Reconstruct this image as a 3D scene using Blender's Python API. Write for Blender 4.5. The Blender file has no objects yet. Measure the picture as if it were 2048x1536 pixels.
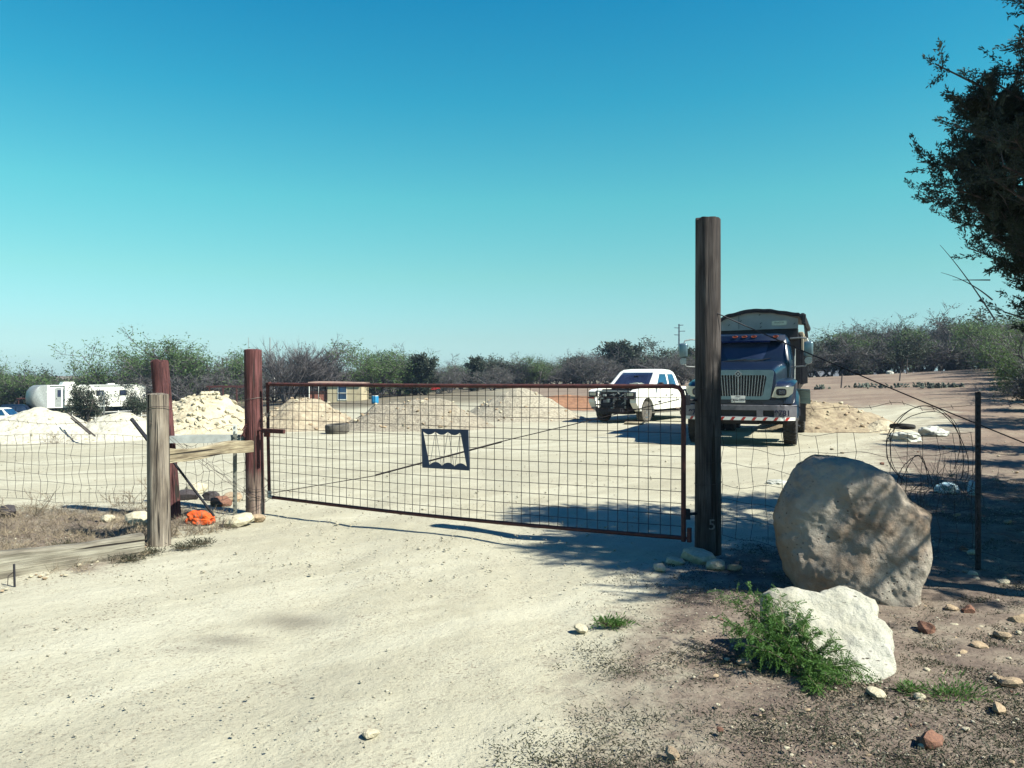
import bpy, bmesh, math, random
import numpy as np
from mathutils import Matrix, Vector

# ------------------------------------------------------------------ camera, sky, sun, exposure
SC = bpy.context.scene
COL = SC.collection
H, F, CX, HOR = 1.55, 1577.0, 1024.0, 757.0      # eye height, focal length in photo pixels, centre column, horizon row
cam_d = bpy.data.cameras.new('camera'); cam = bpy.data.objects.new('camera', cam_d); COL.objects.link(cam)
cam.location = (0, 0, H); cam.rotation_euler = (math.radians(90), 0, 0)
cam_d.sensor_width = 36.0; cam_d.lens = F / 2048.0 * 36.0
cam_d.shift_y = -(768.0 - HOR) / 2048.0
cam_d.clip_start = 0.05; cam_d.clip_end = 9000.0
SC.camera = cam

SUN_EL = math.radians(46); SUN_H = (0.872, -0.489)          # horizontal direction towards the sun
world = bpy.data.worlds.new('World'); SC.world = world; world.use_nodes = True
wn, wl = world.node_tree.nodes, world.node_tree.links
wn.clear()
sky = wn.new('ShaderNodeTexSky'); sky.sky_type = 'NISHITA'; sky.sun_disc = False
sky.sun_elevation = SUN_EL; sky.sun_rotation = math.atan2(SUN_H[0], SUN_H[1])
sky.air_density = 1.0; sky.dust_density = 0.6; sky.ozone_density = 2.0
tc = wn.new('ShaderNodeTexCoord'); sx = wn.new('ShaderNodeSeparateXYZ'); wl.new(tc.outputs['Generated'], sx.inputs[0])
rp = wn.new('ShaderNodeValToRGB'); wl.new(sx.outputs[2], rp.inputs[0])
SKY = [(0.0, (0.488, 0.705, 0.81)), (0.034, (0.476, 0.67, 0.745)), (0.051, (0.465, 0.646, 0.675)), (0.127, (0.42, 0.75, 0.6)), (0.218, (0.3, 0.859, 0.66)), (0.33, (0.124, 0.795, 0.735)), (0.428, (0.056, 0.712, 0.772)), (0.6, (0.038, 0.435, 0.765)), (0.8, (0.026, 0.21, 0.72)), (1.0, (0.022, 0.12, 0.675))]
e = rp.color_ramp.elements
while len(e) < len(SKY): e.new(0.5)
for k, (p, c) in enumerate(SKY):
    e[k].position = p; e[k].color = (*c, 1)
rp.color_ramp.interpolation = 'EASE' if False else 'LINEAR'
mx = wn.new('ShaderNodeMix'); mx.data_type = 'RGBA'; mx.blend_type = 'MULTIPLY'; mx.inputs[0].default_value = 1.0
wl.new(sky.outputs[0], mx.inputs[6]); wl.new(rp.outputs[0], mx.inputs[7])
bg = wn.new('ShaderNodeBackground'); bg.inputs[1].default_value = 0.078
wl.new(mx.outputs[2], bg.inputs[0])
wo = wn.new('ShaderNodeOutputWorld'); wl.new(bg.outputs[0], wo.inputs[0])

sun_d = bpy.data.lights.new('sun', 'SUN'); sun_d.energy = 4.8; sun_d.angle = math.radians(0.53); sun_d.color = (1.0, 0.985, 0.86)
sun = bpy.data.objects.new('sun', sun_d); COL.objects.link(sun)
sdir = Vector((SUN_H[0] * math.cos(SUN_EL), SUN_H[1] * math.cos(SUN_EL), math.sin(SUN_EL)))
sun.rotation_euler = sdir.to_track_quat('Z', 'Y').to_euler(); sun.location = (20, -12, 30)

SC.view_settings.view_transform = 'Standard'; SC.view_settings.look = 'None'
SC.view_settings.exposure = 1.35; SC.view_settings.gamma = 1.0; SC.view_settings.use_curve_mapping = False
SC.cycles.max_bounces = 6; SC.cycles.transparent_max_bounces = 8
SC.cycles.use_denoising = True

# ------------------------------------------------------------------ helpers
R = random.Random(7)
NR = np.random.default_rng(11)

def smooth(a, b, x):
    t = np.clip((np.asarray(x, float) - a) / (b - a), 0, 1); return t * t * (3 - 2 * t)

_perm = np.random.default_rng(3).random((64, 64, 64))
def vnoise(p):
    p = np.asarray(p, float); i = np.floor(p).astype(int); f = p - i; f = f * f * (3 - 2 * f); r = 0
    for dx in (0, 1):
        for dy in (0, 1):
            for dz in (0, 1):
                w = (f[..., 0] if dx else 1 - f[..., 0]) * (f[..., 1] if dy else 1 - f[..., 1]) * (f[..., 2] if dz else 1 - f[..., 2])
                r = r + w * _perm[(i[..., 0] + dx) % 64, (i[..., 1] + dy) % 64, (i[..., 2] + dz) % 64]
    return r
def fbm(p, o=4):
    p = np.asarray(p, float); r = 0; a = 0.5
    for k in range(o):
        r = r + a * (vnoise(p * (2 ** k) + 17.3 * k) - 0.5); a *= 0.5
    return r * 2          # about -1 .. 1

def zg(x, y):
    """height of the land: level yard, falling away on the left, rising on the right"""
    x = np.asarray(x, float); y = np.asarray(y, float)
    r = np.sqrt(x * x + y * y) + 1e-6
    u = np.clip(x / np.maximum(y, 0.35 * r), -1, 1)
    a = np.interp(u, [-1, -.6, -.22, 0, .17, .4, .6, 1], [-4, -3.0, -.9, .3, .85, 1.75, 2.5, 3.2])
    far = smooth(170, 600, r)
    a = a * (1 - far) + 3.2 * far
    a = a * (1 - smooth(1500, 4000, r))
    return a * smooth(22, 90, r)
def zf(x, y): return float(zg(x, y))

def W(px, py, d):           # a photo pixel at a given distance
    return Vector(((px - CX) / F * d, d, H - (py - HOR) / F * d))
def X(px, d): return (px - CX) / F * d
def G(px, py):              # where the line of sight through a pixel meets the land
    lo = 1.0
    dd = np.concatenate([np.arange(1.5, 40, 0.02), np.arange(40, 400, 0.2)])
    zz = H - (py - HOR) / F * dd
    gz = zg((px - CX) / F * dd, dd)
    k = np.argmax(zz <= gz)
    d = dd[k]
    return Vector(((px - CX) / F * d, d, float(gz[k])))
def on_plane(px, py, p0, n):
    o = Vector((0, 0, H)); r = Vector(((px - CX) / F, 1.0, -(py - HOR) / F))
    return o + r * ((Vector(p0) - o).dot(n) / r.dot(n))

class MB:
    def __init__(s): s.v = []; s.f = []; s.mi = []; s.M = Matrix(); s.m = 0
    def add(s, vs, fs):
        o = len(s.v)
        s.v += [tuple(s.M @ Vector(p)) for p in vs]
        s.f += [tuple(i + o for i in q) for q in fs]; s.mi += [s.m] * len(fs)
        return s
    def box(s, c, d, rot=None, bev=0.0):
        x, y, z = d[0] / 2, d[1] / 2, d[2] / 2
        T = Matrix.Translation(c) @ (rot if rot is not None else Matrix())
        if bev > 0:
            bm = bmesh.new(); bmesh.ops.create_cube(bm, size=1.0)
            for v in bm.verts: v.co = Vector((v.co.x * d[0], v.co.y * d[1], v.co.z * d[2]))
            bmesh.ops.bevel(bm, geom=list(bm.edges), offset=min(bev, min(d) * 0.45), segments=2, affect='EDGES', profile=0.5)
            bm.verts.index_update()
            vs = [T @ v.co for v in bm.verts]; fs = [[v.index for v in q.verts] for q in bm.faces]; bm.free()
            return s.add(vs, fs)
        vs = [T @ Vector(p) for p in ((-x, -y, -z), (x, -y, -z), (x, y, -z), (-x, y, -z), (-x, -y, z), (x, -y, z), (x, y, z), (-x, y, z))]
        return s.add(vs, [(0, 3, 2, 1), (4, 5, 6, 7), (0, 1, 5, 4), (1, 2, 6, 5), (2, 3, 7, 6), (3, 0, 4, 7)])
    def tube(s, pts, rad, n=6, cap=True):
        pts = [Vector(p) for p in pts]; m = len(pts)
        rr = rad if isinstance(rad, (list, tuple)) else [rad] * m
        vs, fs = [], []
        t0 = (pts[1] - pts[0]).normalized()
        a = t0.orthogonal().normalized()
        for i, p in enumerate(pts):
            t = (pts[min(i + 1, m - 1)] - pts[max(i - 1, 0)])
            t = t.normalized() if t.length > 1e-9 else t0
            a = (a - t * a.dot(t))
            a = a.normalized() if a.length > 1e-6 else t.orthogonal().normalized()
            b = t.cross(a)
            for k in range(n):
                g = 2 * math.pi * k / n
                vs.append(p + (a * math.cos(g) + b * math.sin(g)) * rr[i])
        for i in range(m - 1):
            for k in range(n):
                k2 = (k + 1) % n
                fs.append((i * n + k, i * n + k2, (i + 1) * n + k2, (i + 1) * n + k))
        if cap:
            fs.append(tuple(range(n - 1, -1, -1))); fs.append(tuple(range((m - 1) * n, m * n)))
        return s.add(vs, fs)
    def lathe(s, prof, n=24, axis='X', c=(0, 0, 0)):
        """prof: (along axis, radius)"""
        vs, fs = [], []; m = len(prof)
        for (a, r) in prof:
            for k in range(n):
                g = 2 * math.pi * k / n; u, w = r * math.cos(g), r * math.sin(g)
                p = {'X': (a, u, w), 'Y': (u, a, w), 'Z': (u, w, a)}[axis]
                vs.append((p[0] + c[0], p[1] + c[1], p[2] + c[2]))
        for i in range(m - 1):
            for k in range(n):
                k2 = (k + 1) % n
                fs.append((i * n + k, i * n + k2, (i + 1) * n + k2, (i + 1) * n + k))
        fs.append(tuple(range(n - 1, -1, -1))); fs.append(tuple(range((m - 1) * n, m * n)))
        return s.add(vs, fs)
    def prism(s, poly, axis, a, b):
        """poly in the two other axes (in xyz order), extruded from a to b"""
        n = len(poly); vs = []
        for t in (a, b):
            for (u, w) in poly:
                vs.append({'X': (t, u, w), 'Y': (u, t, w), 'Z': (u, w, t)}[axis])
        fs = [tuple(range(n - 1, -1, -1)), tuple(range(n, 2 * n))]
        for k in range(n): fs.append((k, (k + 1) % n, n + (k + 1) % n, n + k))
        return s.add(vs, fs)
    def ring(s, outer, inner, axis, a, b):
        """a plate with a hole; outer and inner have the same number of points"""
        n = len(outer); vs = []
        for t in (a, b):
            for P in (outer, inner):
                for (u, w) in P:
                    vs.append({'X': (t, u, w), 'Y': (u, t, w), 'Z': (u, w, t)}[axis])
        fs = []
        for k in range(n):
            q = (k + 1) % n
            fs += [(k, q, n + q, n + k), (2 * n + k, 3 * n + k, 3 * n + q, 2 * n + q), (k, 2 * n + k, 2 * n + q, q), (n + k, n + q, 3 * n + q, 3 * n + k)]
        return s.add(vs, fs)
    def loft(s, secs, cap=True):
        n = len(secs[0]); vs = [p for q in secs for p in q]; fs = []
        for i in range(len(secs) - 1):
            for k in range(n):
                k2 = (k + 1) % n
                fs.append((i * n + k, i * n + k2, (i + 1) * n + k2, (i + 1) * n + k))
        if cap:
            fs.append(tuple(range(n - 1, -1, -1))); fs.append(tuple(range((len(secs) - 1) * n, len(secs) * n)))
        return s.add(vs, fs)
    def sheet(s, grid):
        m, n = len(grid), len(grid[0]); vs = [p for q in grid for p in q]
        return s.add(vs, [(i * n + k, i * n + k + 1, (i + 1) * n + k + 1, (i + 1) * n + k) for i in range(m - 1) for k in range(n - 1)])
    def mesh(s, name, mats):
        me = bpy.data.meshes.new(name); me.from_pydata(s.v, [], s.f)
        for m in (mats if isinstance(mats, (list, tuple)) else [mats]): me.materials.append(m)
        if any(s.mi): me.polygons.foreach_set('material_index', s.mi)
        bm = bmesh.new(); bm.from_mesh(me); bmesh.ops.recalc_face_normals(bm, faces=bm.faces); bm.to_mesh(me); bm.free()
        return me
    def build(s, name, mats, parent=None, sm=None):
        me = s.mesh(name, mats)
        if sm is not None: smooth_mesh(me, sm)
        return obj(name, me, parent)

def smooth_mesh(me, ang=40):
    me.polygons.foreach_set('use_smooth', [True] * len(me.polygons))
    try: me.set_sharp_from_angle(angle=math.radians(ang))
    except Exception: pass
def obj(name, me, parent=None, loc=None, rot=None, scale=None):
    o = bpy.data.objects.new(name, me); COL.objects.link(o)
    if parent is not None: o.parent = parent
    if loc is not None: o.location = loc
    if rot is not None: o.rotation_euler = rot
    if scale is not None: o.scale = scale
    return o
def tag(o, label, cat, group=None):
    o['label'] = label; o['category'] = cat
    if group: o['group'] = group
    return o
def thing(name, label, cat, loc=(0, 0, 0), rz=0.0, group=None):
    o = bpy.data.objects.new(name, None); COL.objects.link(o); o.empty_display_size = 0.2
    o.location = loc; o.rotation_euler = (0, 0, rz)
    return tag(o, label, cat, group)
def npmesh(name, V, Fc, mats, mi=None, sm=False):
    V = np.asarray(V, np.float32); Fc = np.asarray(Fc, np.int32); k = Fc.shape[1]
    me = bpy.data.meshes.new(name)
    me.vertices.add(len(V)); me.vertices.foreach_set('co', V.ravel())
    me.loops.add(Fc.size); me.loops.foreach_set('vertex_index', Fc.ravel())
    me.polygons.add(len(Fc)); me.polygons.foreach_set('loop_start', np.arange(0, Fc.size, k, dtype=np.int32))
    for m in (mats if isinstance(mats, (list, tuple)) else [mats]): me.materials.append(m)
    if mi is not None: me.polygons.foreach_set('material_index', np.asarray(mi, np.int32))
    if sm: me.polygons.foreach_set('use_smooth', np.ones(len(Fc), bool))
    me.update(calc_edges=True); me.validate()
    return me
def text_mesh(txt, size, mat, ext=0.002, align='CENTER', bold=0.0):
    c = bpy.data.curves.new('lettering', 'FONT'); c.body = txt; c.size = size; c.extrude = ext; c.align_x = align; c.align_y = 'CENTER'; c.offset = bold
    o = bpy.data.objects.new('lettering', c); COL.objects.link(o)
    bpy.context.view_layer.update()
    me = bpy.data.meshes.new_from_object(o.evaluated_get(bpy.context.evaluated_depsgraph_get()))
    bpy.data.objects.remove(o); me.materials.clear(); me.materials.append(mat)
    return me
def rrect(w, h, r, n=4, cx=0, cy=0):
    out = []
    for (sx_, sy_, a0) in ((1, 1, 0), (-1, 1, 90), (-1, -1, 180), (1, -1, 270)):
        for k in range(n + 1):
            a = math.radians(a0 + 90.0 * k / n)
            out.append((cx + sx_ * (w / 2 - r) + r * math.cos(a), cy + sy_ * (h / 2 - r) + r * math.sin(a)))
    return out

# ------------------------------------------------------------------ materials
K = 0.79          # exposure is set for the bright yard; surface colours below are scaled to match
def kc(c): return tuple(x * K for x in c)
def nodes(name):
    m = bpy.data.materials.new(name); m.use_nodes = True
    n, l = m.node_tree.nodes, m.node_tree.links
    return m, n, l, n['Principled BSDF']
def ramp(n, stops):
    r = n.new('ShaderNodeValToRGB'); e = r.color_ramp.elements
    while len(e) < len(stops): e.new(0.5)
    for k, (p, c) in enumerate(stops):
        e[k].position = p; e[k].color = (*c, 1) if len(c) == 3 else c
    return r
def pm(name, c1, c2=None, scale=8.0, rough=0.8, metal=0.0, bump=0.3, stretch=(1, 1, 1), lo=0.35, hi=0.65, detail=8, dist=0.02, spec=0.3, c3=None, coat=0.0, bscale=None):
    m, n, l, b = nodes(name)
    c1 = kc(c1); c2 = kc(c2) if c2 else None; c3 = kc(c3) if c3 else None
    b.inputs['Roughness'].default_value = rough; b.inputs['Metallic'].default_value = metal
    b.inputs['Specular IOR Level'].default_value = spec; b.inputs['Coat Weight'].default_value = coat
    b.inputs['Coat Roughness'].default_value = 0.08
    t = n.new('ShaderNodeTexCoord'); mp = n.new('ShaderNodeMapping'); mp.inputs['Scale'].default_value = stretch
    l.new(t.outputs['Object'], mp.inputs[0])
    no = n.new('ShaderNodeTexNoise'); no.inputs['Scale'].default_value = scale; no.inputs['Detail'].default_value = detail; no.inputs['Roughness'].default_value = 0.62
    l.new(mp.outputs[0], no.inputs[0])
    c2 = c2 or tuple(x * 0.7 for x in c1)
    st = [(lo, c2), (hi, c1)] if c3 is None else [(lo, c2), ((lo + hi) / 2, c3), (hi, c1)]
    r = ramp(n, st); l.new(no.outputs[0], r.inputs[0]); l.new(r.outputs[0], b.inputs['Base Color'])
    if bump > 0:
        src = no
        if bscale:
            src = n.new('ShaderNodeTexNoise'); src.inputs['Scale'].default_value = bscale; src.inputs['Detail'].default_value = 6
            l.new(mp.outputs[0], src.inputs[0])
        bp = n.new('ShaderNodeBump'); bp.inputs['Strength'].default_value = bump; bp.inputs['Distance'].default_value = dist
        l.new(src.outputs[0], bp.inputs['Height']); l.new(bp.outputs[0], b.inputs['Normal'])
    return m
def leafmat(name, c1, c2, trans=0.25, rough=0.6):
    m = pm(name, c1, c2, scale=3.0, rough=rough, bump=0, lo=0.3, hi=0.7, spec=0.2)
    n, l = m.node_tree.nodes, m.node_tree.links; b = n['Principled BSDF']
    tr = n.new('ShaderNodeBsdfTranslucent'); mxs = n.new('ShaderNodeMixShader'); mxs.inputs[0].default_value = trans
    tr.inputs[0].default_value = (*[min(1, x * 1.3) for x in c1], 1)
    out = n['Material Output']; l.new(b.outputs[0], mxs.inputs[1]); l.new(tr.outputs[0], mxs.inputs[2]); l.new(mxs.outputs[0], out.inputs[0])
    return m
def woodmat(name, hi_c, lo_c, crack=(0.02, 0.016, 0.014), top=None, split=0.0, soft=0.1, rough=0.85, axis='Z', knots=True):
    """grain along the axis, drying cracks; optional stain colour above a height"""
    m, n, l, b = nodes(name); b.inputs['Roughness'].default_value = rough; b.inputs['Specular IOR Level'].default_value = 0.2
    hi_c, lo_c = kc(hi_c), kc(lo_c); top = kc(top) if top else None
    t = n.new('ShaderNodeTexCoord'); mp = n.new('ShaderNodeMapping')
    s = {'Z': (26, 26, 0.9), 'X': (0.9, 26, 26), 'Y': (26, 0.9, 26)}[axis]; mp.inputs['Scale'].default_value = s
    l.new(t.outputs['Object'], mp.inputs[0])
    n1 = n.new('ShaderNodeTexNoise'); n1.inputs['Scale'].default_value = 2.0; n1.inputs['Detail'].default_value = 9; n1.inputs['Roughness'].default_value = 0.7; n1.inputs['Distortion'].default_value = 0.6
    l.new(mp.outputs[0], n1.inputs[0])
    r1 = ramp(n, [(0.36, lo_c), (0.5, tuple((a + c) / 2 for a, c in zip(lo_c, hi_c))), (0.64, hi_c)]); l.new(n1.outputs[0], r1.inputs[0])
    col = r1.outputs[0]
    if top is not None:
        r2 = ramp(n, [(0.36, tuple(x * 0.4 for x in top)), (0.64, top)]); l.new(n1.outputs[0], r2.inputs[0])
        sp = n.new('ShaderNodeSeparateXYZ'); l.new(t.outputs['Object'], sp.inputs[0])
        n3 = n.new('ShaderNodeTexNoise'); n3.inputs['Scale'].default_value = 5; n3.inputs['Detail'].default_value = 5; l.new(mp.outputs[0], n3.inputs[0])
        ad = n.new('ShaderNodeMath'); ad.operation = 'MULTIPLY_ADD'; ad.inputs[1].default_value = 0.35; l.new(n3.outputs[0], ad.inputs[0]); l.new(sp.outputs[2], ad.inputs[2])
        mr = n.new('ShaderNodeMapRange'); mr.inputs[1].default_value = split + 0.17 - soft; mr.inputs[2].default_value = split + 0.17 + soft; l.new(ad.outputs[0], mr.inputs[0])
        mm = n.new('ShaderNodeMix'); mm.data_type = 'RGBA'; l.new(mr.outputs[0], mm.inputs[0]); l.new(col, mm.inputs[6]); l.new(r2.outputs[0], mm.inputs[7])
        col = mm.outputs[2]
    # weather mottling: bleached and darker stretches along the grain
    mp3 = n.new('ShaderNodeMapping'); mp3.inputs['Scale'].default_value = tuple(0.28 * x if x > 1 else 2.2 * x for x in s); l.new(t.outputs['Object'], mp3.inputs[0])
    n4 = n.new('ShaderNodeTexNoise'); n4.inputs['Scale'].default_value = 1.4; n4.inputs['Detail'].default_value = 6; l.new(mp3.outputs[0], n4.inputs[0])
    r4 = ramp(n, [(0.34, (0.5, 0.48, 0.5)), (0.5, (0.95, 0.95, 0.95)), (0.68, (1.35, 1.4, 1.45))]); l.new(n4.outputs[0], r4.inputs[0])
    m4 = n.new('ShaderNodeMix'); m4.data_type = 'RGBA'; m4.blend_type = 'MULTIPLY'; m4.inputs[0].default_value = 1; l.new(col, m4.inputs[6]); l.new(r4.outputs[0], m4.inputs[7]); col = m4.outputs[2]
    mp2 = n.new('ShaderNodeMapping'); mp2.inputs['Scale'].default_value = tuple(x * (0.62 if x > 1 else 0.6) for x in s); l.new(t.outputs['Object'], mp2.inputs[0])
    vo = n.new('ShaderNodeTexNoise'); vo.inputs['Scale'].default_value = 1.6; vo.inputs['Detail'].default_value = 3; l.new(mp2.outputs[0], vo.inputs[0])
    rc = ramp(n, [(0.60, (0, 0, 0)), (0.65, (1, 1, 1))]); l.new(vo.outputs[0], rc.inputs[0])
    mc = n.new('ShaderNodeMix'); mc.data_type = 'RGBA'; l.new(rc.outputs[0], mc.inputs[0]); l.new(col, mc.inputs[6]); mc.inputs[7].default_value = (*crack, 1)
    l.new(mc.outputs[2], b.inputs['Base Color'])
    sb = n.new('ShaderNodeMath'); sb.operation = 'SUBTRACT'; l.new(n1.outputs[0], sb.inputs[0]); l.new(rc.outputs[0], sb.inputs[1])
    bp = n.new('ShaderNodeBump'); bp.inputs['Strength'].default_value = 0.7; bp.inputs['Distance'].default_value = 0.012
    l.new(sb.outputs[0], bp.inputs['Height']); l.new(bp.outputs[0], b.inputs['Normal'])
    return m
def glassmat(name, c=(0.01, 0.015, 0.03), rough=0.05):
    m, n, l, b = nodes(name); b.inputs['Base Color'].default_value = (*c, 1); b.inputs['Roughness'].default_value = rough
    b.inputs['Specular IOR Level'].default_value = 0.6
    no = n.new('ShaderNodeTexNoise'); no.inputs['Scale'].default_value = 1.5
    t = n.new('ShaderNodeTexCoord'); l.new(t.outputs['Object'], no.inputs[0])
    r = ramp(n, [(0.3, c), (0.75, tuple(x * 2.2 for x in c))]); l.new(no.outputs[0], r.inputs[0]); l.new(r.outputs[0], b.inputs['Base Color'])
    return m

M = {}
M['rust'] = pm('rusty_red_pipe', (0.11, 0.035, 0.03), (0.05, 0.022, 0.022), 14, 0.75, 0.1, 0.3)
M['wire'] = pm('weathered_wire', (0.06, 0.045, 0.045), (0.03, 0.022, 0.026), 20, 0.7, 0.3, 0)
M['wire_gal'] = pm('old_galvanised_wire', (0.22, 0.20, 0.18), (0.11, 0.09, 0.08), 25, 0.6, 0.4, 0)
M['dark_steel'] = pm('dark_steel', (0.03, 0.03, 0.04), (0.015, 0.015, 0.02), 15, 0.6, 0.3, 0.1)
M['galv'] = pm('galvanised_steel', (0.42, 0.44, 0.42), (0.28, 0.29, 0.28), 9, 0.5, 0.5, 0.1)
M['plate_blue'] = pm('dark_blue_plate', (0.05, 0.075, 0.13), (0.035, 0.05, 0.09), 5, 0.6, 0.2, 0.05)
M['post_grey'] = woodmat('weathered_grey_wood', (0.31, 0.26, 0.20), (0.10, 0.08, 0.068))
M['post_red'] = woodmat('red_stained_wood', (0.145, 0.055, 0.05), (0.04, 0.018, 0.022))
M['post_gate'] = woodmat('red_stained_post_grey_foot', (0.30, 0.22, 0.17), (0.13, 0.09, 0.08), top=(0.155, 0.060, 0.058), split=0.58, soft=0.06)
M['post_tall'] = woodmat('old_dark_pole_wood', (0.095, 0.080, 0.072), (0.028, 0.024, 0.025))
M['plank'] = woodmat('bleached_split_rail', (0.42, 0.36, 0.24), (0.17, 0.13, 0.085), axis='X')
M['timber'] = woodmat('weathered_landscape_timber', (0.29, 0.26, 0.20), (0.13, 0.115, 0.09), axis='X')
M['limestone'] = pm('pale_limestone', (0.56, 0.50, 0.36), (0.40, 0.35, 0.25), 5, 0.95, 0, 0.5, dist=0.03)
M['navy'] = pm('navy_truck_paint', (0.003, 0.010, 0.030), (0.005, 0.012, 0.028), 6, 0.32, 0.0, 0, spec=0.4, coat=0.25)
M['chrome'] = pm('dull_chrome', (0.40, 0.41, 0.44), (0.28, 0.30, 0.32), 9, 0.22, 0.9, 0.03)
M['silver'] = pm('silver_blue_trim', (0.16, 0.24, 0.27), (0.12, 0.19, 0.22), 6, 0.3, 0.55, 0)
M['black'] = pm('black_plastic', (0.012, 0.012, 0.016), (0.02, 0.02, 0.022), 9, 0.6, 0, 0.1)
M['rubber'] = pm('dusty_tyre_rubber', (0.045, 0.042, 0.04), (0.02, 0.02, 0.02), 7, 0.9, 0, 0.15)
M['rubber_dusty'] = pm('pale_dusty_rubber', (0.14, 0.125, 0.10), (0.06, 0.055, 0.05), 9, 0.95, 0, 0.15)
M['glass'] = glassmat('dark_glass')
M['glass_blue'] = glassmat('blue_tinted_glass', (0.006, 0.028, 0.06))
M['white'] = pm('white_paint', (0.88, 0.87, 0.80), (0.74, 0.72, 0.64), 3.5, 0.35, 0, 0, spec=0.5)
M['bumper'] = pm('worn_aluminium', (0.17, 0.165, 0.18), (0.11, 0.105, 0.12), 8, 0.5, 0.3, 0.05)
M['grey_panel'] = pm('grey_sheet_metal', (0.36, 0.36, 0.33), (0.29, 0.29, 0.27), 3, 0.6, 0.1, 0.05)
M['tarp'] = pm('black_mesh_tarp', (0.016, 0.017, 0.024), (0.030, 0.03, 0.036), 12, 0.65, 0, 0.3)
M['amber'] = pm('amber_lens', (0.55, 0.13, 0.06), (0.4, 0.08, 0.04), 9, 0.3, 0, 0)
M['red_lens'] = pm('red_lens', (0.40, 0.03, 0.02), (0.3, 0.02, 0.02), 9, 0.3, 0, 0)
M['lens'] = pm('clear_lamp_lens', (0.62, 0.60, 0.48), (0.5, 0.48, 0.38), 9, 0.2, 0.2, 0, coat=0.5)
M['tan_box'] = pm('dusty_dump_body', (0.42, 0.37, 0.27), (0.26, 0.22, 0.17), 2.5, 0.8, 0, 0.1)
M['ink'] = pm('dark_print', (0.008, 0.010, 0.03), (0.012, 0.012, 0.03), 9, 0.7, 0, 0)
M['plate_white'] = pm('white_number_plate', (0.72, 0.72, 0.66), (0.62, 0.62, 0.58), 9, 0.5, 0, 0)
M['twig'] = pm('grey_twigs', (0.135, 0.122, 0.122), (0.065, 0.058, 0.064), 1.3, 0.9, 0, 0)
M['bark'] = pm('grey_bark', (0.12, 0.10, 0.09), (0.05, 0.042, 0.04), 9, 0.95, 0, 0.4, stretch=(2, 2, 0.5))
M['leaf_mesq'] = leafmat('mesquite_leaf', (0.105, 0.165, 0.050), (0.06, 0.11, 0.04))
M['leaf_juniper'] = leafmat('juniper_leaf', (0.060, 0.075, 0.050), (0.022, 0.034, 0.028), 0.2)
M['leaf_oak'] = leafmat('live_oak_leaf', (0.055, 0.070, 0.040), (0.028, 0.040, 0.028), 0.15)
M['leaf_brown'] = leafmat('scrub_leaf', (0.085, 0.100, 0.066), (0.05, 0.062, 0.048), 0.15)
M['leaf_shrub'] = leafmat('bright_feathery_leaf', (0.085, 0.17, 0.035), (0.05, 0.12, 0.03), 0.3)
M['dry'] = pm('dry_grass_stalk', (0.30, 0.24, 0.16), (0.14, 0.11, 0.085), 2, 0.9, 0, 0)
M['weed'] = leafmat('low_dark_weed', (0.075, 0.078, 0.045), (0.035, 0.034, 0.026), 0.15)
M['orange'] = pm('orange_netting', (0.75, 0.12, 0.02), (0.5, 0.07, 0.015), 14, 0.7, 0, 0.3)
M['cactus'] = pm('prickly_pear', (0.085, 0.10, 0.075), (0.05, 0.06, 0.05), 4, 0.8, 0, 0.1)
M['bag'] = pm('white_plastic_bag', (0.50, 0.50, 0.44), (0.36, 0.36, 0.32), 5, 0.45, 0, 0.4)
M['bag_blue'] = pm('blue_white_plastic_bag', (0.45, 0.55, 0.58), (0.20, 0.34, 0.40), 7, 0.4, 0, 0.4)
# ------------------------------------------------------------------ the ground
def verge_edge(y):          # right of this line the caliche drive gives way to dirt
    return np.interp(y, [0, 3.1, 4, 5.5, 6.5, 7.5, 10, 15, 18, 24, 34, 40], [-.5, .15, .40, .85, 1.35, 2.3, 4.2, 6.9, 8.0, 11.5, 15.5, 5.0])
def zone_masks(x, y):
    n = fbm(np.stack([x * 0.9, y * 0.9, x * 0 + 3.0], -1), 4)
    n2 = fbm(np.stack([x * 3.1, y * 3.1, x * 0 + 9.0], -1), 3)
    wdt = 0.25 + 0.05 * np.maximum(y, 0)
    dirt = smooth(-1, 1.6, (x - verge_edge(y) + 0.45 * n + 0.25 * n2) / np.maximum(wdt, 0.3)) * smooth(-30, -10, -np.abs(y - 5) * 1.0)
    dirt = dirt * (y < 40)
    # dead-weed strip along the left fence
    lx = smooth(0, 0.5, -(x + 3.1 - 0.45 * (y - 8) * 0 + 0.25 * n)) * smooth(0, 0.4, y - (6.0 + 0.25 * (-x - 3.3)) + 0.3 * n2 - 0.1) * (1 - smooth(8.9, 9.8, y + 0.5 * n))
    # field beyond the yard on the right, dull scrubland elsewhere
    r = np.sqrt(x * x + y * y); u = x / np.maximum(y, 0.35 * r)
    fld = np.maximum(smooth(33, 38, y + 1.5 * n) * smooth(-0.03, 0.03, u), smooth(0, 2.0, (x - verge_edge(np.minimum(y, 34)) - 1.5 + n)) * smooth(11, 15, y + 2 * n))
    scr = smooth(40, 60, r + 3 * n) * (1 - smooth(-0.06, 0.05, u))
    scr = np.maximum(scr, smooth(110, 150, r))
    return dirt, lx, fld, scr
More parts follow.
